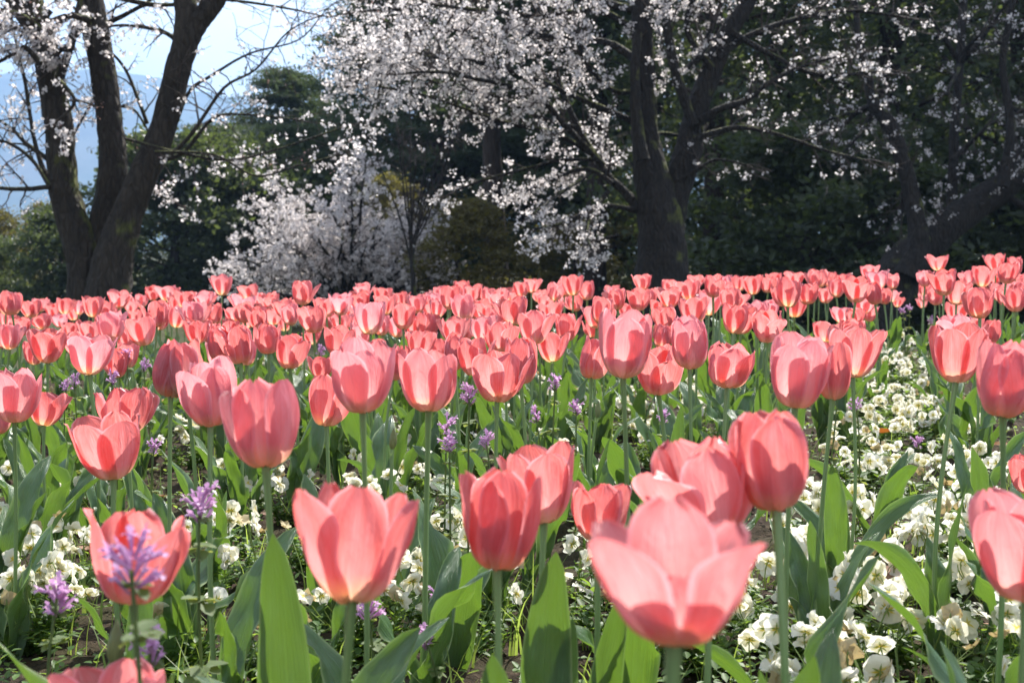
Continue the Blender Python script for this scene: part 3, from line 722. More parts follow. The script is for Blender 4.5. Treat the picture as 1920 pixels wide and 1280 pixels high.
while y < 6.5:
    cx = path_x(y); hw = .155 + .012*(y < 2.4) - .012*(y-1.6)
    n = 2 if y < 4.6 else 1
    for k in range(n):
        x = cx + ((k*2-1) if n > 1 else 0)*hw*.62 + random.uniform(-.035, .035); yy = y + random.uniform(-.05, .05)
        if random.random() < .16 and y > 1.9: continue
        z = 'nearest the camera' if y < 2.15 else ('in the middle stretch' if y < 3.6 else 'at the far end')
        pansy(x, yy, random.randint(26, 34) if y < 2.5 else random.randint(17, 25) if y < 3 else random.randint(13, 19), 'white pansy plant packed with its neighbours in the open gap, ' + z, 'pansies in the gap, ' + z, .105, .24 if y < 2.15 else .14, 1.0, 1.12 if y < 2.4 else .94)
    y += .265 if y < 3 else .29
# between the tulips
spots = []
for (px, py, d, nf) in ((60,1030,2.45,10),(110,1130,2.15,10),(20,1160,1.95,12),(60,1230,1.8,10),(20,1240,1.7,9),(120,1000,2.5,8),(230,870,3.1,8),(420,1000,2.45,10),(470,960,2.6,9),(430,1100,2.1,6),(340,880,3.0,7),
        (720,1240,1.75,9),(800,1180,1.85,11),(860,1130,1.95,12),(930,1080,2.1,12),(900,1180,1.85,8),(980,1010,2.3,7),(840,1010,2.35,6),(700,1010,2.3,5),(1130,1150,1.9,10),(1150,1230,1.75,11),(1210,1270,1.68,12),(1090,1000,2.4,7),
        (1180,830,3.3,10),(1300,830,3.2,12),(1090,840,3.2,9),(640,860,3.1,8),(480,720,4.2,14),(520,720,4.4,12),(440,740,4.0,10),(930,850,3.2,7),(1390,1190,1.8,5),(1330,1280,1.66,8),(760,900,2.9,8),(860,850,3.1,8),
        (1010,800,3.5,9),(310,800,3.5,6),(60,820,3.4,6),(1460,1240,1.72,6),(620,1260,1.7,6),(500,1290,1.64,5),(300,1290,1.66,5)):
    p = P(px, py, d); g = (HC - H(p.x, d))/((py-470)/F)  # put it on the ground where that pixel meets it
    g = min(g, 6.2); x, y = (px-960)/F*g, g
    z = 'lower left' if px < 600 and py > 950 else ('lower middle' if py > 950 else 'middle of the bed')
    pansy(x, y, int(nf*1.55) if py > 1000 else int(nf*1.3), 'white pansy plant low between the tulips in the ' + z, 'pansies between the tulips, ' + z, .08, .14)
    spots.append((x, y))
k = 0
while k < 62:
    y = random.uniform(1.8, 6.0); x = random.uniform(-.39, .39)*y
    if abs(x - path_x(y)) < .24 or min([(x-a)**2 + (y-b)**2 for a, b in spots]) < .012: continue
    spots.append((x, y)); k += 1
    pansy(x, y, random.randint(3, 8), 'sparse white pansy plant half hidden among tulip stems and leaves', 'scattered pansies among the tulips', .075, .15, .9)

# ------------------------------------------------------------------ purple henbit
def henbit_whorl(seed, R=.018, n=7):
    r = random.Random(seed); mb = MB()
    for k in range(n):
        a = k*6.28/n + r.uniform(-.3, .3); d = (cos(a), sin(a), r.uniform(-.45, .35)); small_leaf(mb, (0, 0, r.uniform(-.003, .003)), d, R*r.uniform(.7, 1.1), R*.8)
    return mb.mesh('leaf_whorl', M['henbit'])
def henbit_flowers(seed):
    r = random.Random(seed); mb = MB()
    for k in range(9):
        a = r.uniform(0, 6.28); e = r.uniform(.5, 1.35); d = Vector((cos(a)*cos(e), sin(a)*cos(e), sin(e))); L = r.uniform(.011, .018); p = d*.003 + Vector((0, 0, r.uniform(-.008, .006)))
        q = p + d*L*.6; t_ = p + d*L
        mb.tube([p, q, t_], [.0008, .0014, .0022], 5)
        b = d.cross(Vector((0, 0, 1))).normalized()
        small_leaf(mb, t_, d + Vector((0, 0, .8)), .006, .006); small_leaf(mb, t_, d*.6 + b*.6 - Vector((0, 0, .6)), .006, .0055); small_leaf(mb, t_, d*.6 - b*.6 - Vector((0, 0, .6)), .006, .0055)
    return mb.mesh('flower_cluster', M['purple'])
HW = [henbit_whorl(k) for k in range(4)]; HF = [henbit_flowers(k) for k in range(5)]
def henbit(px, py, d, label, group=None, s=1.0, low=False):
    top = P(px, py, d); x, y = top.x + random.uniform(-.02, .02), top.y; gz = H(x, y)
    t = thing('henbit_plant', label, 'henbit', (x, y, gz), 0, group); tp = Vector((top.x - x, 0, top.z - gz))
    if tp.z < .06: tp.z = .06
    n = 6; pts = [Vector((tp.x*(k/n)**2, .008*sin(k), tp.z*k/n)) for k in range(n+1)]
    mb = MB(); mb.tube(pts, [.0019 - .0001*k for k in range(n+1)], 5); link('stem', mb.mesh('stem', M['henbit']), t)
    link('flower_cluster', random.choice(HF), t, tp + Vector((0, 0, .0)), (random.uniform(-.3, .3), random.uniform(-.3, .3), random.uniform(0, 6)), s)
    link('flower_cluster', random.choice(HF), t, tp - Vector((0, 0, .012*s)), (0, 0, random.uniform(0, 6)), s*.9)
    z = tp.z - .012*s; k = 0
    while z > .03 and k < 6:
        link('leaf_whorl', random.choice(HW), t, pts[-1].lerp(pts[0], 1 - z/tp.z) if False else Vector((tp.x*(z/tp.z)**2, .004, z)), (0, 0, random.uniform(0, 6)), s*(.75 + .22*k))
        z -= random.uniform(.018, .03)*(1 + .7*k); k += 1
for a in ((248,1066,.80,'henbit rising in front of the open pink tulip at lower left'),(375,948,1.25,'tall henbit beside the right petal tip of the open pink tulip'),(108,1120,1.2,'blurred purple henbit at the far lower left'),
          (283,1215,1.05,'dense purple henbit below the open pink tulip at lower left'),(530,1233,1.35,'small henbit at the bottom, left of the large open front tulip'),(690,1140,1.45,'henbit tight beside the stem of the large open front tulip'),
          (800,1195,1.55,'purple henbit over white pansies at the bottom middle'),(825,1120,1.7,'henbit mixed with pansies right of the large open front tulip'),(838,800,1.95,'tall henbit left of the round coral tulip stem, upper of two'),
          (843,832,1.9,'tall henbit just below another beside the round coral tulip stem'),(880,742,1.95,'henbit touching the left foot of the round coral tulip'),(912,828,2.2,'low henbit right of the two tall ones near centre'),
          (1041,718,2.3,'henbit under the bowl shaped tulip'),(1080,765,2.4,'pale henbit before broad leaves near centre'),(1005,780,2.5,'short henbit with two small flower tips near centre'),(1245,780,2.6,'small henbit below the low coral tulip right of centre'),
          (1570,735,2.7,'henbit among leaves below the wide open peach tulip'),(1605,760,2.6,'henbit at the left border of the pansy gap'),(1692,583,5.4,'henbit at the far end of the pansy gap, left of two'),(1705,578,5.5,'henbit at the far end of the pansy gap, right of two'),
          (1745,603,4.8,'henbit at the right rim of the gap by the last rows'),(238,665,3.2,'henbit under the low small pink tulip at left'),(270,688,3.1,'henbit between two stems right of the lilac pink tulip'),(210,710,2.8,'henbit beside the stem of the lilac pink tulip'),
          (140,715,3.0,'henbit left of the stem of the lilac pink tulip'),(125,725,2.9,'henbit leftmost of those below the lilac pink tulip'),(290,838,2.4,'small henbit behind the heart shaped coral tulip'),(600,660,3.6,'henbit behind the ragged coral tulip'),
          (1720,830,3.0,'henbit tip over the pansies in the middle of the gap'),(1155,1195,1.6,'single henbit tip below the largest tulip')):
    henbit(*a, s=.95 if a[2] < 1.5 else .78)

# ------------------------------------------------------------------ small growth and litter on the ground
def scatter_stuff():
    mb = MB(); r = random.Random(5)
    for k in range(5200):                                      # chickweed and seedlings
        y = 1.4 + 4.8*r.random()**1.4; x = r.uniform(-.42, .42)*y; cx, cy = sin(x*5.1+y*2.3), sin(x*2.2-y*6.1)
        if cx*cy < -.25 and r.random() < .7: continue
        z = H(x, y) + r.uniform(0, .035); b = r.uniform(0, 6.28)
        for q in range(3):
            small_leaf(mb, (x+r.uniform(-.01, .01), y+r.uniform(-.01, .01), z+r.uniform(0, .012)), (cos(b+q*2), sin(b+q*2), r.uniform(0, .9)), r.uniform(.009, .019), r.uniform(.006, .011))
    o = link('ground_weeds', mb.mesh('ground_weeds', M['weed'])); tag(o, 'low chickweed and seedlings carpeting the soil between the flowers', 'weeds', None, 'stuff')
    mb = MB()
    for k in range(420):
        y = 1.4 + 4.4*r.random()**1.3; x0 = r.uniform(-.42, .42)*y
        for q in range(r.randint(2, 6)):
            x = x0 + r.uniform(-.02, .02); a = r.uniform(0, 6.28); L = r.uniform(.04, .14); le = r.uniform(.2, .9); w_ = r.uniform(.0012, .0024); V = []
            for i in range(5):
                t = i/4; p = Vector((x + cos(a)*le*L*t*t, y + sin(a)*le*L*t*t, H(x, y) + L*t*(1-.25*le*t))); ww = w_*(1-t*.92); V += [(p.x - sin(a)*ww, p.y + cos(a)*ww, p.z), (p.x + sin(a)*ww, p.y - cos(a)*ww, p.z)]
            mb.add(V, [(2*i, 2*i+1, 2*i+3, 2*i+2) for i in range(4)])
    o = link('grass', mb.mesh('grass', M['grass'])); tag(o, 'thin pale grass blades growing between the flowers', 'grass', None, 'stuff')
    mb = MB()
    for k in range(2600):
        y = 1.4 + 3.4*r.random()**1.4; x = r.uniform(-.42, .42)*y; s_ = r.uniform(.002, .007)
        V = [Vector(v)*s_*r.uniform(.6, 1.2) for v in ((1, 0, 0), (-1, 0, 0), (0, 1, 0), (0, -1, 0), (0, 0, 1), (0, 0, -1))]
        V = [(v.x+x, v.y+y, v.z+H(x, y)+.006) for v in V]
        mb.add(V, [(0, 2, 4), (2, 1, 4), (1, 3, 4), (3, 0, 4), (2, 0, 5), (1, 2, 5), (3, 1, 5), (0, 3, 5)])
    o = link('soil_crumbs', mb.mesh('soil_crumbs', M['soil'], smooth_=False)); tag(o, 'loose dark crumbs and clods lying on the soil', 'soil', None, 'stuff')
scatter_stuff()
def dead_leaf(seed, m):
    r = random.Random(seed); V, UV = [], []; nt, ns = 8, 4; c = r.uniform(-.5, .9); cu = r.uniform(.3, 1.1)
    for i in range(nt+1):
        t = i/nt; wd = .34*sin(pi*min(1, t*.96+.02))**.8
        for j in range(ns+1):
            s_ = j/ns*2-1; V.append((t-.5, s_*wd, c*.35*(t-.5)**2 + cu*.3*s_*s_*wd + .02*sin(9*t+s_*3+seed))); UV.append((j/ns, t))
    Fc = [(i*(ns+1)+j, (i+1)*(ns+1)+j, (i+1)*(ns+1)+j+1, i*(ns+1)+j+1) for i in range(nt) for j in range(ns)]
    return npmesh('fallen_leaf', V, Fc, m, UV)
DL = [dead_leaf(k, M['deadleaf']) for k in range(6)]; DO = [dead_leaf(20+k, M['deadorange']) for k in range(3)]
def fallen(px, py, s, lab, orange, group=None, up=0):
    g = .0; d = (HC)/((py-470)/F); x = (px-960)/F*d; d = (HC - H(x, d) - up)/((py-470)/F); x = (px-960)/F*d
    o = link('fallen_leaf', random.choice(DO if orange else DL), None, (x, d, H(x, d) + .014 + up), (random.uniform(-.35, .35), random.uniform(-.3, .3), random.uniform(0, 6.28)), s)
    tag(o, lab, 'dry leaf', group)
for a in ((742,1208,.055,'orange fallen leaf on the soil right of the front tulip stem',True),(1662,818,.06,'upright orange brown leaf caught in the pansies of the gap',True),(1708,790,.06,'brown curled leaf upright among the gap pansies',False),
          (1668,1105,.08,'long curled brown leaf lying on the cream pansies of the gap',False),(1530,1228,.07,'flat pinkish brown leaf at the left foot of the gap pansies',False),(1885,848,.06,'orange leaf on the soil between the right tulip stems',True),
          (700,1165,.06,'grey brown leaf on the soil behind the orange fallen leaf',False),(1805,870,.05,'pale dry leaf right of the gap pansies',False),(1150,1150,.045,'brown leaf under the rim of the largest tulip',False),(1870,1210,.045,'orange scrap of leaf among the near gap pansies',True),
          (590,1095,.05,'rust orange leaf behind the left of the large open front tulip',True),(830,1275,.06,'orange brown leaf at the very bottom of the picture',True)):
    fallen(*a, up=.05 if 1600 < a[0] < 1700 else .0)
for k in range(46):
    px, py = random.uniform(0, 1920), random.uniform(820, 1279)
    fallen(px, py, random.uniform(.03, .06), 'small dry brown leaf lying on the soil between the plants', random.random() < .15, 'dry leaves on the soil')
#TREES

# ------------------------------------------------------------------ trees
def flowers_np(cen, size, m, name, seed=0, npet=5):
    """one small cupped disc per blossom"""
    r = np.random.default_rng(seed); n = len(cen); cen = np.asarray(cen)
    d = r.normal(size=(n, 3)); d /= np.linalg.norm(d, axis=1)[:, None]
    a = np.cross(d, r.normal(size=(n, 3))); a /= np.linalg.norm(a, axis=1)[:, None]; b = np.cross(d, a)
    s_ = (size*r.uniform(.7, 1.15, n))[:, None]; V = []
    for k in range(npet):
        th = 2*pi*k/npet; V.append(cen + (a*cos(th) + b*sin(th))*s_ + d*s_*r.uniform(.1, .5, (n, 1)))
    V.append(cen); V = np.stack(V, 1)
    base = np.arange(n)[:, None]*(npet+1)
    Fc = np.concatenate([base + np.array([[k, (k+1) % npet, npet]]) for k in range(npet)])
    # islands stay islands: every disc is its own fan
    return npmesh(name, V.reshape(-1, 3), Fc, m)
def leaves_np(cen, size, m, name, seed=0, aspect=.5, updir=.4, lim=None):
    r = np.random.default_rng(seed); n = len(cen); cen = np.asarray(cen)
    d = r.normal(size=(n, 3)); d[:, 2] = d[:, 2]*.6 + updir; d /= np.linalg.norm(d, axis=1)[:, None]
    a = np.cross(d, r.normal(size=(n, 3))); a /= np.linalg.norm(a, axis=1)[:, None]; nn = np.cross(d, a)
    L = (size*r.uniform(.6, 1.3, n))[:, None]; W = L*aspect*.5
    V = np.stack([cen, cen + d*L*.5 + a*W + nn*L*.06, cen + d*L, cen + d*L*.5 - a*W + nn*L*.06], 1)
    return npmesh(name, V.reshape(-1, 3), np.arange(n*4).reshape(n, 4), m, smooth_=False)
def rand_perp(t, r):
    v = Vector((r.gauss(0, 1), r.gauss(0, 1), r.gauss(0, 1))); v = v - t*v.dot(t); return v.normalized()
class Cherry:
    def __init__(s, seed): s.wood = MB(); s.twigs = MB(); s.r = random.Random(seed); s.fl = []; s.bd = []; s.seed = seed
    def limb(s, pts, d, seg=10, wob=.06, k=5, ntwig=0, tl=.5, dens=1.0, t0=.15, droop=.0, nsub=4, bud=0.0):
        """pts (x, y, radius px[, d]) in the photograph's pixels at d metres"""
        P3 = [P(q[0], q[1], q[3] if len(q) > 3 else d) for q in pts]; R = [q[2]*(q[3] if len(q) > 3 else d)/F for q in pts]
        S, RR = spline(P3, R, k); s.wood.tube(S, RR, seg, 0, wob)
        if ntwig: s.dress(S, RR, ntwig, tl, dens, t0, droop, nsub, bud)
        return S
    def dress(s, S, RR, ntwig, tl, dens, t0=.15, droop=0, nsub=4, bud=0.0):
        r = s.r; n = len(S)
        for q in range(ntwig):
            i = min(n-2, int(n*(t0 + (1-t0)*r.random()))); p = S[i].lerp(S[i+1], r.random()); tg = (S[i+1]-S[i]).normalized()
            dr = (tg*r.uniform(.2, 1.0) + rand_perp(tg, r)*r.uniform(.5, 1.2) + Vector((0, 0, r.uniform(.0, .5) - droop))).normalized()
            s.twig(p, dr, tl*r.uniform(.5, 1.4), min(RR[i]*.5, .010), dens, droop, nsub, bud)
        s.twig(S[-1], (S[-1]-S[-2]).normalized(), tl, RR[-1]*.9, dens, droop, nsub, bud)
    def twig(s, p, dr, L, rad, dens, droop, nsub, bud, lvl=0):
        r = s.r; n = 5; pts = [p]; d = dr.copy()
        for k in range(n):
            d = (d + Vector((r.gauss(0, .16), r.gauss(0, .16), r.gauss(0, .12) - droop*.12))).normalized(); pts.append(pts[-1] + d*L/n)
        s.twigs.tube(pts, [max(.0022, rad*(1-k/n*.8)) for k in range(n+1)], 4 if lvl == 0 else 3)
        if lvl == 0:
            for q in range(nsub):
                i = r.randint(1, n-1); dd = (d*.6 + rand_perp(d, r)*.9).normalized(); s.twig(pts[i], dd, L*r.uniform(.3, .65), rad*.5, dens, droop, 0, bud, 1)
        m = int(L/.13*dens*r.uniform(.2, 1.9) + r.random())
        for q in range(m):
            t = r.uniform(.15, 1)*n; i = min(n-1, int(t)); c = pts[i].lerp(pts[i+1], t-i)
            if r.random() < bud:
                for _ in range(2): s.bd.append(c + Vector((r.gauss(0, .02), r.gauss(0, .02), r.gauss(0, .02))))
            else:
                for _ in range(r.randint(5, 10)): s.fl.append(c + Vector((r.gauss(0, .020), r.gauss(0, .020), r.gauss(-.006, .018))))
    def finish(s, name, label, cat, base, mat_, group=None, fsize=.0135):
        t = thing(name, label, cat, base, 0, group); off = -Vector(base)
        for nm, dat in (('trunk', s.wood.mesh('trunk', mat_)), ('twigs', s.twigs.mesh('twigs', M['twig']) if s.twigs.n else None)):
            if dat: link(nm, dat, t, off)
        if s.fl: link('blossom', flowers_np([tuple(v) for v in s.fl], fsize, M['blossom'], 'blossom', s.seed), t, off)['kind'] = 'stuff'
        if s.bd: link('flower_buds', flowers_np([tuple(v) for v in s.bd], fsize*.5, M['budpink'], 'flower_buds', s.seed+1), t, off)['kind'] = 'stuff'
        return t
def knots(c, S, RR, n, r):
    pass

# the three stemmed cherry on the left, 11 m away
c = Cherry(1); D = 11
c.limb([(174,660,48),(169,560,42),(156,480,33),(137,420,30),(119,340,27),(112,250,27),(97,165,25),(84,85,23),(66,20,21),(40,-60,19),(0,-160,15)], D, 20, .05, ntwig=6, tl=.5, dens=.5, t0=.6)
c.limb([(190,660,50),(190,560,44),(192,460,32),(205,380,27),(213,300,26),(201,200,24),(187,100,24),(172,10,25),(160,-80,22),(140,-200,17)], D+.1, 14, .05, ntwig=6, tl=.5, dens=.6, t0=.6)
c.limb([(204,660,50),(203,560,44),(212,480,37),(240,400,29),(274,320,27),(306,235,24),(328,150,24),(352,60,24),(346,-10,21),(330,-110,17)], D-.15, 14, .05, ntwig=5, tl=.5, dens=.15, t0=.6)
c.limb([(350,75,22),(372,40,20),(400,8,19),(430,-40,17),(500,-130,13)], D-.15, 12, .05, ntwig=4, tl=.5, dens=.2)
c.limb([(86,110,11),(60,60,12),(28,10,12),(-20,-50,10)], D, 10, .05)
c.limb([(108,160,8),(125,110,8),(140,60,7),(150,0,5)], D-.2, 8, .05, ntwig=6, tl=.35, dens=1.2)
for pts, nt_, tl, de in (([(96,350,5),(60,354,4.5),(20,354,4),(-30,350,3)],3,.3,.3),([(95,340,6),(78,310,5),(62,250,4),(48,160,3.5),(30,80,2.5),(20,20,2)],12,.35,.55),([(92,300,5),(50,270,4),(20,240,3),(-20,215,2.5)],9,.35,.5),
        ([(90,345,4),(60,300,3.5),(20,270,3),(-20,260,2)],5,.3,.4),([(75,120,6),(48,90,5),(30,100,4),(-20,125,3)],6,.3,.8),([(80,60,7),(40,30,5),(-20,20,4)],9,.35,.9),([(172,40,7),(130,30,5),(80,40,4),(20,20,3)],13,.35,1.3),
        ([(170,60,6),(210,40,5),(250,20,4),(283,0,3)],6,.3,.8),([(276,232,4),(260,190,3.5),(235,130,3),(205,95,2.5)],7,.35,.35),([(330,75,5),(300,58,4),(240,48,3),(200,50,2)],8,.3,.6),([(225,215,3),(190,205,2.5),(150,190,2),(90,190,1.5)],7,.3,.6),
        ([(310,300,4),(350,180,3.5),(400,140,3),(470,100,2),(560,75,1.5),(610,20,1)],14,.45,.12),([(320,290,4),(360,250,4),(420,165,3),(480,130,2.2),(540,60,1.6),(600,30,1)],12,.5,.12),
        ([(300,300,5),(345,285,4),(400,222,3),(460,215,2),(560,225,1.5)],9,.35,.3),([(235,260,3),(330,285,3),(430,300,2.4),(520,280,2),(640,240,1.5)],14,.32,.55),([(290,285,3),(400,290,2.4),(480,330,2),(560,310,1.5),(640,290,1.2)],13,.28,.6),
        ([(110,150,4),(140,190,3.5),(105,230,2.5)],5,.25,1.2),([(180,180,3),(140,250,2.4),(118,310,2)],5,.22,.8),([(225,330,3),(260,350,2.4),(330,380,2)],4,.18,.8),([(205,200,3),(250,205,2.4),(280,250,2)],5,.25,.4),
        ([(95,20,6),(60,60,4),(20,50,3),(-20,40,2)],11,.3,1.1),([(175,0,6),(150,60,4),(110,100,3)],8,.3,1.0),([(200,-10,6),(300,10,4),(420,0,3),(560,20,2)],10,.4,.25)):
    c.limb(pts, D + random.uniform(-.8, .5), 6, .05, ntwig=nt_, tl=tl, dens=de, droop=.25, nsub=3, bud=.75 if pts[-1][0] > 540 and pts[-1][1] < 100 else .2)
p = P(190, 600, D); c.finish('cherry_tree', 'dark mossy cherry tree dividing into three bare stems, with sparse blossom against hills', 'tree', (p.x, p.y, H(p.x, p.y)-.2), M['bark_l'])

# the big central cherry, 14 m away
c = Cherry(2); D = 14
c.limb([(1246,680,74),(1245,580,62),(1243,500,50),(1238,430,43),(1226,350,36),(1212,265,26),(1208,180,22),(1205,90,20),(1200,0,18),(1192,-110,15),(1180,-240,11)], D, 20, .05, ntwig=10, tl=.7, dens=1.2, t0=.5)
c.limb([(1250,560,30),(1246,440,32),(1268,360,28),(1290,290,27),(1302,220,21),(1330,140,21),(1368,60,18),(1405,0,14),(1450,-90,12),(1480,-220,9)], D+.1, 12, .05, ntwig=8, tl=.7, dens=1.0, t0=.5)
c.limb([(1300,235,10),(1272,150,10),(1255,80,9),(1250,20,8),(1262,-60,7)], D-.1, 10, .05, ntwig=10, tl=.6, dens=1.2)
c.limb([(1205,300,14),(1193,220,11),(1190,140,9),(1196,60,8)], D-.3, 8, .06)
big = [
 ([(1204,395,12),(1172,360,9),(1140,330,8),(1120,300,7),(1085,240,6.5),(1050,160,6),(1030,80,5),(1005,10,4)],26,.75,1.3,.1),
 ([(1130,310,7),(1085,262,6),(1055,230,5.5),(1000,175,5),(900,150,4),(820,135,3),(740,140,2)],38,.6,1.6,.05),
 ([(1195,115,9),(1140,80,7),(1050,70,6),(930,55,5),(800,60,4),(700,70,2)],54,.75,1.8,.2),
 ([(1192,230,7),(1100,190,5),(980,140,5),(860,110,4),(760,110,3),(680,120,2)],54,.75,1.8,.25),
 ([(1195,20,9),(1100,0,7),(980,-20,6),(850,0,5),(740,20,3)],26,.8,1.3,.2),
 ([(1195,60,7),(1120,20,6),(1010,30,5),(900,20,4),(820,10,3)],36,.7,1.5,.1),
 ([(1110,290,5),(1040,250,4.5),(950,230,4),(860,200,3),(780,175,2.5),(690,160,1.5)],30,.5,1.4,.1),
 ([(1080,240,5),(1010,220,4),(930,180,3.5),(830,160,3),(740,120,2)],26,.5,1.5,.05),
 ([(1150,345,6),(1105,318,5),(1060,325,4),(1020,345,3),(980,360,2)],22,.30,2.0,.5),
 ([(1196,396,6),(1140,385,5),(1095,400,4),(1050,420,3),(1000,430,2)],22,.34,1.7,.6),
 ([(1140,360,5),(1110,400,4),(1100,440,3),(1110,470,2)],14,.26,1.6,.7),
 ([(1120,300,4),(1060,300,3.5),(1010,310,3),(900,340,2.5),(850,360,2)],18,.28,1.4,.4),
 ([(1100,330,4),(1040,370,3),(1000,400,2)],12,.25,1.8,.5),
 ([(1160,440,4),(1130,450,3),(1110,460,2)],7,.22,1.6,.6),
 ([(1305,230,9),(1350,205,7),(1400,188,6),(1450,150,4),(1520,120,3),(1600,100,2)],22,.5,.9,.2),
 ([(1300,260,7),(1380,240,5),(1450,250,4),(1540,280,3),(1620,300,2)],16,.45,.7,.3),
 ([(1345,110,8),(1400,70,6),(1480,40,5),(1580,20,4),(1680,30,3)],26,.6,.8,.1),
 ([(1335,130,7),(1290,60,6),(1300,0,5),(1330,-60,4)],18,.6,1.3,.0),
 ([(1370,60,7),(1440,100,5),(1530,140,4),(1640,135,3)],20,.5,.9,.25),
 ([(1215,270,5),(1240,250,4),(1330,260,3),(1400,215,2)],12,.4,.7,.3),
 ([(1230,350,5),(1290,330,4),(1340,300,3),(1400,310,2)],10,.3,.8,.3),
 ([(1265,140,7),(1310,110,6),(1340,40,5)],16,.5,1.4,.0),
 ([(1195,170,6),(1150,170,5),(1100,120,4),(1080,60,3)],20,.55,1.5,.0),
 ([(1190,-60,9),(1080,-100,7),(900,-120,5),(760,-90,4)],14,.9,.5,.2),
 ([(1200,-100,9),(1300,-180,7),(1500,-150,5),(1700,-120,4)],10,.9,.5,.2),
]
for pts, nt_, tl, de, dr in big:
    dd = D + random.uniform(-1.6, .9); n = len(pts)
    pts = [(q[0], q[1], q[2], D + (dd-D)*i/(n-1)) for i, q in enumerate(pts)]
    c.limb(pts, D, 7, .06, ntwig=int(nt_*.85), tl=tl*.9, dens=de*(.44 if pts[-1][0] < 1250 else .24), t0=.25, droop=dr, nsub=5)
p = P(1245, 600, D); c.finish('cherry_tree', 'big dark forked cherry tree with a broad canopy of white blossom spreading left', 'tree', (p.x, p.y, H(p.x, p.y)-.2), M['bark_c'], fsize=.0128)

# the shaded cherry leaning in on the right, 17 m away
c = Cherry(3); D = 17
c.limb([(1600,700,70),(1640,600,54),(1672,540,46),(1710,480,38),(1765,432,31),(1830,385,29),(1890,345,27),(1960,295,25),(2080,220,20)], D, 12, .07, ntwig=14, tl=.8, dens=.45, t0=.3)
c.limb([(1700,520,30),(1724,460,22),(1716,400,17),(1697,320,15),(1672,240,14),(1640,195,12),(1624,130,8),(1606,40,6),(1600,-60,4)], D-.2, 10, .07, ntwig=16, tl=.6, dens=.3, t0=.3)
c.limb([(1780,440,14),(1786,350,10),(1790,240,9),(1800,120,8),(1806,0,8),(1815,-120,6)], D+.3, 8, .05, ntwig=12, tl=.7, dens=.2, t0=.2)
c.limb([(1870,360,10),(1900,375,8),(1950,405,7)], D, 8, .05)
c.limb([(1880,350,12),(1895,240,9),(1880,120,7),(1900,0,6)], D-.4, 8, .05, ntwig=12, tl=.7, dens=.2)
for k in range(17):
    x0, y0 = random.choice([(1786, 300), (1700, 330), (1870, 345), (1640, 195), (1800, 120), (1890, 200)]); a = random.uniform(0, 6.28); L = random.uniform(90, 240)
    pts = [(x0 + cos(a)*L*t + random.uniform(-12, 12)*t, y0 - 20*t + sin(a)*L*.6*t + random.uniform(-12, 12)*t, 4.5*(1-t)+1.6, D + random.uniform(-1.2, 1.2)*t) for t in (0, .33, .66, 1)]
    c.limb(pts, D, 5, .05, ntwig=8, tl=.45, dens=.2, droop=.3)
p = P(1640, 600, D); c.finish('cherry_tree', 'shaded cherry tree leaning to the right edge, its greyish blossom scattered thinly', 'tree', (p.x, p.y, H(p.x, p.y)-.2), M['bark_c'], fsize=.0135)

# the low white blossoming bush, 24 m away
c = Cherry(4); D = 24
for k in range(44):
    a = -1.25 + 2.5*(k+random.random())/44; L = random.uniform(130, 255)*(1 - .10*abs(a)); x0 = 655 + random.uniform(-30, 30)
    if a > .25: L *= .85
    pts = [(x0, 590, 5, D), (x0+sin(a)*L*.45, 590-cos(a)*L*.5, 3.4, D+random.uniform(-.5, .5)), (x0+sin(a)*L*.85+random.uniform(-15, 15), 590-cos(a)*L*.85, 2.4, D+random.uniform(-1, 1)), (x0+sin(a)*L*1.15, 590-cos(a)*L*1.1, 1.4, D+random.uniform(-1.4, 1.4))]
    c.limb(pts, D, 5, .05, ntwig=17, tl=.55, dens=.9, t0=.2, nsub=3)
p = P(640, 590, D); c.finish('cherry_shrub', 'low rounded cherry shrub covered densely in white blossom', 'shrub', (p.x, p.y, H(p.x, p.y)), M['bark_c'], fsize=.0165)

# the thin bare sapling, 19 m away
c = Cherry(5); D = 19
c.limb([(774,620,6),(775,540,5),(772,470,4.2),(768,430,3.4)], D, 8, .05)
for k in range(13):
    x1 = 772 + random.uniform(-85, 85); y1 = random.uniform(240, 330)
    c.limb([(771,random.uniform(410, 520),2.2), ((771*1.2+x1*.8)/2, random.uniform(360, 420), 1.7), (x1, y1, .9)], D, 5, .05, ntwig=6, tl=.38, dens=.02, nsub=4)
p = P(774, 600, D); c.finish('bare_sapling', 'thin leafless tree with many upright twigs in front of the white bush', 'tree', (p.x, p.y, H(p.x, p.y)), M['bark_c'])

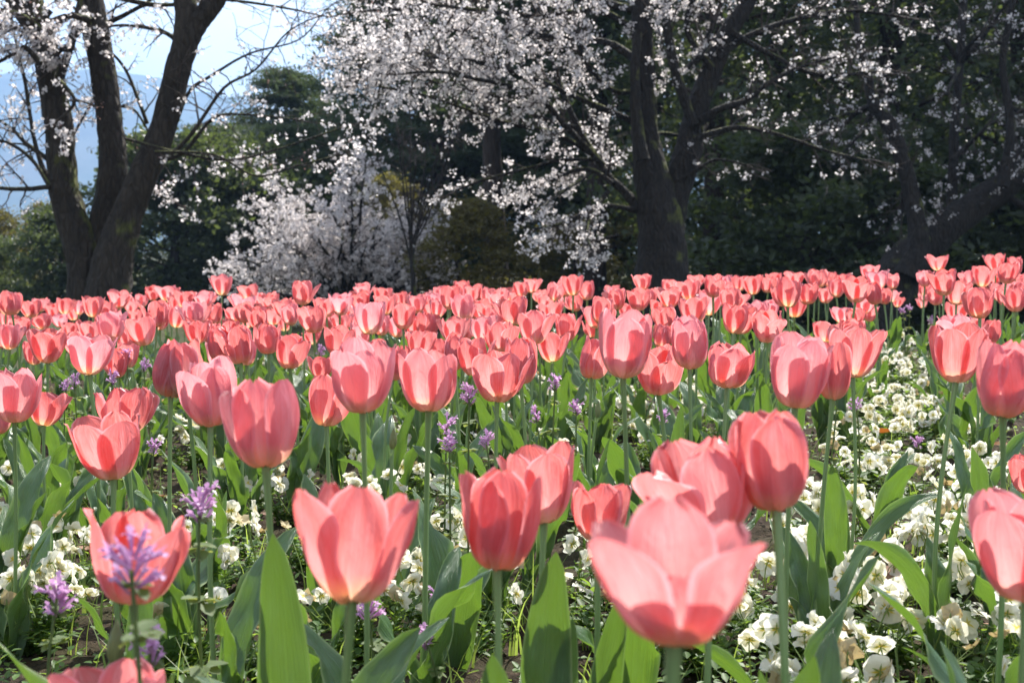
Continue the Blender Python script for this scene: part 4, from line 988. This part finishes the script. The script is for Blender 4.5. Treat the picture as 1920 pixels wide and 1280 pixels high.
# evergreens and pines behind
def crown_cards(seed, Ht, R, z0, ncl, nper, csz, flat=.45, shape=1.0):
    r = np.random.default_rng(seed); out = []; cl = []
    for k in range(ncl):
        t = r.uniform(0, 1); z = z0 + (Ht - z0)*t
        rad = R*(sin(pi*min(1, (t*.80+.16)))**.7)*(1 - .25*t*shape)
        a = r.uniform(0, 6.28); q = rad*(r.uniform(.12, 1)**.55)*r.uniform(.75, 1.12)
        cl.append((q*cos(a), q*sin(a), z))
    cl = np.array(cl); cl[:, 2] += .35*np.sin(cl[:, 0]*2+seed)*np.cos(cl[:, 1]*2)
    for c_ in cl:
        s_ = csz*r.uniform(.6, 1.4); p = r.normal(size=(nper, 3))*np.array([s_, s_, s_*flat])*.55; out.append(c_ + p)
    return cl, np.concatenate(out)
def tree_variant(seed, kind, Ht, R, z0, ncl, nper, csz, leaf, trunk_r, aspect=.5, bark='bark_p', flat=.45):
    cl, pts = crown_cards(seed, Ht, R, z0, ncl, nper, csz, flat)
    mm = M[kind]
    crown = leaves_np(pts, leaf, mm, 'crown', seed, aspect)
    r = random.Random(seed); mb = MB()
    bend = r.uniform(-.5, .5); S = [Vector((bend*sin(t*2.2), .3*bend*sin(t*3), Ht*t*.95)) for t in [k/8 for k in range(9)]]
    mb.tube(S, [trunk_r*(1.25 - .3*min(1, k))*(1 - k/8*.8) + .02 for k in range(9)], 10, 0, .06)
    for k in range(0, len(cl), max(1, len(cl)//46)):
        q = Vector(cl[k]); h = max(.5, q.z - Vector((q.x, q.y)).length*.35); t = min(1, h/Ht/.95); p0 = Vector((bend*sin(t*2.2), .3*bend*sin(t*3), Ht*t*.95))
        m_ = p0.lerp(q, .55) + Vector((r.gauss(0, .1), r.gauss(0, .1), r.uniform(-.05, .2))); mb.tube([p0, m_, q], [trunk_r*.22, trunk_r*.13, .015], 5)
    return mb.mesh('trunk', M[bark]), crown
def place(v, name, label, px, d, s=1.0, group=None, rz=None, wid=1.0):
    x = (px-960)/F*d; t = thing(name, label, 'tree' if 'shrub' not in name else 'shrub', (x, d, H(x, d) - .1), random.uniform(0, 6.28) if rz is None else rz, group)
    t.scale = (s*wid, s*wid, s); link('trunk', v[0], t); link('crown', v[1], t); return t
EV = [tree_variant(201, 'evergreen', 13, 3.4, .6, 300, 46, .62, .16, .24, .55), tree_variant(202, 'evergreen', 12, 3.2, 1.4, 270, 46, .6, .16, .22, .55),
      tree_variant(203, 'evergreen', 14, 3.6, 1.0, 300, 46, .65, .17, .26, .5)]
PN = [tree_variant(211, 'needle', 10, 3.2, 2.2, 330, 170, .7, .22, .20, .24, flat=.17), tree_variant(212, 'needle', 9, 3.0, 1.0, 330, 170, .7, .22, .20, .24, flat=.17),
      tree_variant(213, 'needle', 11, 3.6, 1.0, 360, 170, .75, .22, .22, .24, flat=.17)]
PT = [tree_variant(241, 'needle', 9, 2.0, 4.0, 130, 150, .7, .22, .26, .24, flat=.2)]
BL = [tree_variant(231, 'evergreen', 4.2, 2.7, .1, 230, 80, .42, .15, .12, .55), tree_variant(232, 'evergreen', 3.6, 2.5, .1, 210, 80, .42, .15, .12, .55)]
YL = [tree_variant(221, 'yellowleaf', 3.2, 1.7, .1, 170, 70, .34, .12, .05, .55), tree_variant(222, 'yellowleaf', 4.0, 2.0, .1, 190, 70, .36, .12, .06, .55)]
# pines against the sky, left of centre
place(PN[0], 'pine_tree', 'pine whose layered grey green top stands against the sky left of the blossom canopy', 555, 43, .66, None, .4, 1.25)
place(PN[1], 'pine_tree', 'lower pine with light green pads right of the three stemmed cherry', 425, 35, .50, None, 2.0, 1.3)
place(PN[2], 'pine_tree', 'dark pine behind the left end of the blossom canopy', 745, 40, .86, None, 4.2, .85)
place(PN[1], 'pine_tree', 'dense dark pine directly behind the white blossoming bush', 560, 33, .48, None, 3.3, 1.4)
place(BL[0], 'evergreen_tree', 'black green evergreen low behind the right stem of the three stemmed cherry', 320, 30, .95, None, 1.0, 1.0)
place(BL[1], 'evergreen_tree', 'low evergreen between the three stemmed cherry and the white bush', 450, 31, 1.05, None, 2.0, 1.0)
place(BL[1], 'evergreen_tree', 'dark shrubby evergreen just left of the three stemmed cherry trunk', 110, 30, .62, None, 2.0, .9)
place(YL[0], 'yellow_green_shrub', 'yellow green shrub at the far left edge below the blue hills', -10, 36, .68, None, 0, 1.2)
place(YL[1], 'yellow_green_shrub', 'yellow green rounded shrub just left of the three stemmed cherry below the hills', 90, 38, .60, None, 1, 1.1)
place(BL[0], 'evergreen_tree', 'dark evergreen at the far left edge in front of a yellow green shrub', -30, 31, .42, None, 4, 1.1)
# behind the central canopy
place(PT[0], 'pine_tree', 'tall pine with a leaning dark trunk between the bush and the big cherry', 935, 26, 1.0, None, 2.5, .85)
place(PN[2], 'pine_tree', 'tall dark pine behind the middle of the blossom canopy', 820, 37, .98, None, 1.4, 1.0)
place(PT[0], 'pine_tree', 'pine with bare lower trunk just left of the big cherry trunk', 1112, 25, 1.0, None, 5.1, .85)
place(PN[2], 'pine_tree', 'pine farther back behind the big cherry trunk', 1210, 36, 1.1, None, 3.4, 1.0)
place(PN[0], 'pine_tree', 'distant pine in the gap between two leaning trunks at centre', 1030, 42, 1.1, None, 3.0, 1.1)
place(YL[0], 'yellow_green_shrub', 'brownish yellow shrub between the sapling and the leaning pine trunk', 880, 23, .62, None, 0, 1.2)
place(YL[1], 'yellow_green_shrub', 'taller yellowish shrub behind the bare sapling', 730, 29, .66, None, 2, 1.1)
place(YL[0], 'yellow_green_shrub', 'low yellowish shrub at the left foot of the big cherry', 1060, 27, .55, None, 3, 1.3)
place(YL[1], 'yellow_green_shrub', 'faint yellow green shrub behind the left of the big cherry trunk', 1160, 33, .65, None, 4, 1.4)
# the deep shade on the right
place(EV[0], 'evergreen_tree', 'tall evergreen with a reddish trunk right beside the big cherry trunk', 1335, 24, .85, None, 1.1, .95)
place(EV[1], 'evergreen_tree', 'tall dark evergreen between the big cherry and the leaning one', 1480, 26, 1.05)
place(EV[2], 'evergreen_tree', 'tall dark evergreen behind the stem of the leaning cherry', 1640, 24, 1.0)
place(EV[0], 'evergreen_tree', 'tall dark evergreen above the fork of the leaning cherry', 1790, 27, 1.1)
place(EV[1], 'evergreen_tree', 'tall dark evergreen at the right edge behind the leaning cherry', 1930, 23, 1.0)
place(PN[2], 'pine_tree', 'pine deep in the wood behind the right hand evergreens', 1570, 38, 1.15)
place(PN[1], 'pine_tree', 'pine glimpsed far back between the right evergreens', 1720, 40, 1.2)
place(EV[2], 'evergreen_tree', 'evergreen farther back, right of the big cherry fork', 1410, 36, 1.1)
place(PN[0], 'pine_tree', 'pine far back at the right edge', 1880, 38, 1.2)
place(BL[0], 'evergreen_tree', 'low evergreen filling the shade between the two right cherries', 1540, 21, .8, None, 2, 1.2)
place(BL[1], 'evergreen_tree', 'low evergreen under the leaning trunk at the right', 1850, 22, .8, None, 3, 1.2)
place(BL[0], 'evergreen_tree', 'low evergreen behind the left foot of the big cherry', 1010, 34, .8, None, 2.6, 1.3)
place(BL[1], 'evergreen_tree', 'dark low evergreen behind the sapling and the right end of the white bush', 800, 36, .8, None, .6, 1.4)
place(EV[1], 'evergreen_tree', 'evergreen outside the right edge shading the leaning cherry', 2120, 22, 1.1)

# ------------------------------------------------------------------ hills and the air
def make_hills():
    m, t, nd, lk = mat('hill_forest'); g = N(t, 'ShaderNodeNewGeometry').outputs['Position']
    a = noise(t, g, .02, 6, .75); b = noise(t, g, .003, 3)
    c = ramp(t, a, [(.35, (.020, .038, .016)), (.55, (.050, .070, .028)), (.72, (.11, .10, .05))])
    c = mix(t, ramp(t, b, [(.55, (0,)*3), (.65, (.5,)*3)]), c, (.14, .11, .07))
    solid(t, c, .95, bump(t, a, 1, 4), .1)
    xs = np.arange(-2300, 2400, 13.0); ys = np.concatenate([np.arange(1600, 2650, 13.0), np.arange(2650, 3400, 40.0)]); X, Y = np.meshgrid(xs, ys)
    px = 960 + X/2500*F
    ridge = 3.5*np.interp(px, [-400, 0, 90, 200, 290, 360, 440, 560, 760, 1100, 1500, 2100, 2600], [96, 84, 82, 86, 80, 74, 68, 60, 52, 60, 85, 95, 90])
    s_ = np.clip((Y-1600)/1000, 0, 1); s_ = s_*s_*(3-2*s_); back = 1 - .3*np.clip((Y-2650)/750, 0, 1)
    r = np.random.default_rng(9); Z = ridge*s_*back - .8
    for k, amp in ((.0035, 20), (.0075, 10), (.02, 5), (.05, 3.5)):
        for _ in range(4):
            a_ = r.uniform(0, 6.28); Z = Z + s_*amp*.6*np.sin(k*(X*cos(a_)+Y*sin(a_))+r.uniform(0, 6))*np.cos(k*.8*(X*sin(a_)-Y*cos(a_))+r.uniform(0, 6))
    Z = Z + s_*r.normal(0, 2.2, X.shape)
    Z[0, :] = -.85
    n, m_ = X.shape; idx = np.arange(n*m_).reshape(n, m_)
    Fc = np.stack([idx[:-1, :-1], idx[:-1, 1:], idx[1:, 1:], idx[1:, :-1]], -1).reshape(-1, 4)
    h = link('hills', npmesh('hills', np.stack([X, Y, Z], -1).reshape(-1, 3), Fc, m)); tag(h, 'wooded hills fading to blue beyond the garden', 'hills', None, 'structure')
HILLS = make_hills()
def make_haze():
    mb = MB(); x0, x1, y0, y1, z0, z1 = -2600, 2600, -70, 3600, -1.9, 420
    V = [(x, y, z) for x in (x0, x1) for y in (y0, y1) for z in (z0, z1)]
    mb.add(V, [(0, 1, 3, 2), (4, 6, 7, 5), (0, 4, 5, 1), (2, 3, 7, 6), (0, 2, 6, 4), (1, 5, 7, 3)])
    m, t, nd, lk = mat('haze'); v = N(t, 'ShaderNodeVolumePrincipled'); v.inputs['Density'].default_value = .00040; v.inputs['Color'].default_value = (.40, .62, 1, 1); v.inputs['Anisotropy'].default_value = .3
    o = N(t, 'ShaderNodeOutputMaterial'); lk.new(v.outputs[0], o.inputs['Volume'])
    h = link('haze', mb.mesh('haze', m, smooth_=False)); tag(h, 'thin blue spring haze in the air', 'haze', None, 'stuff')
make_haze()
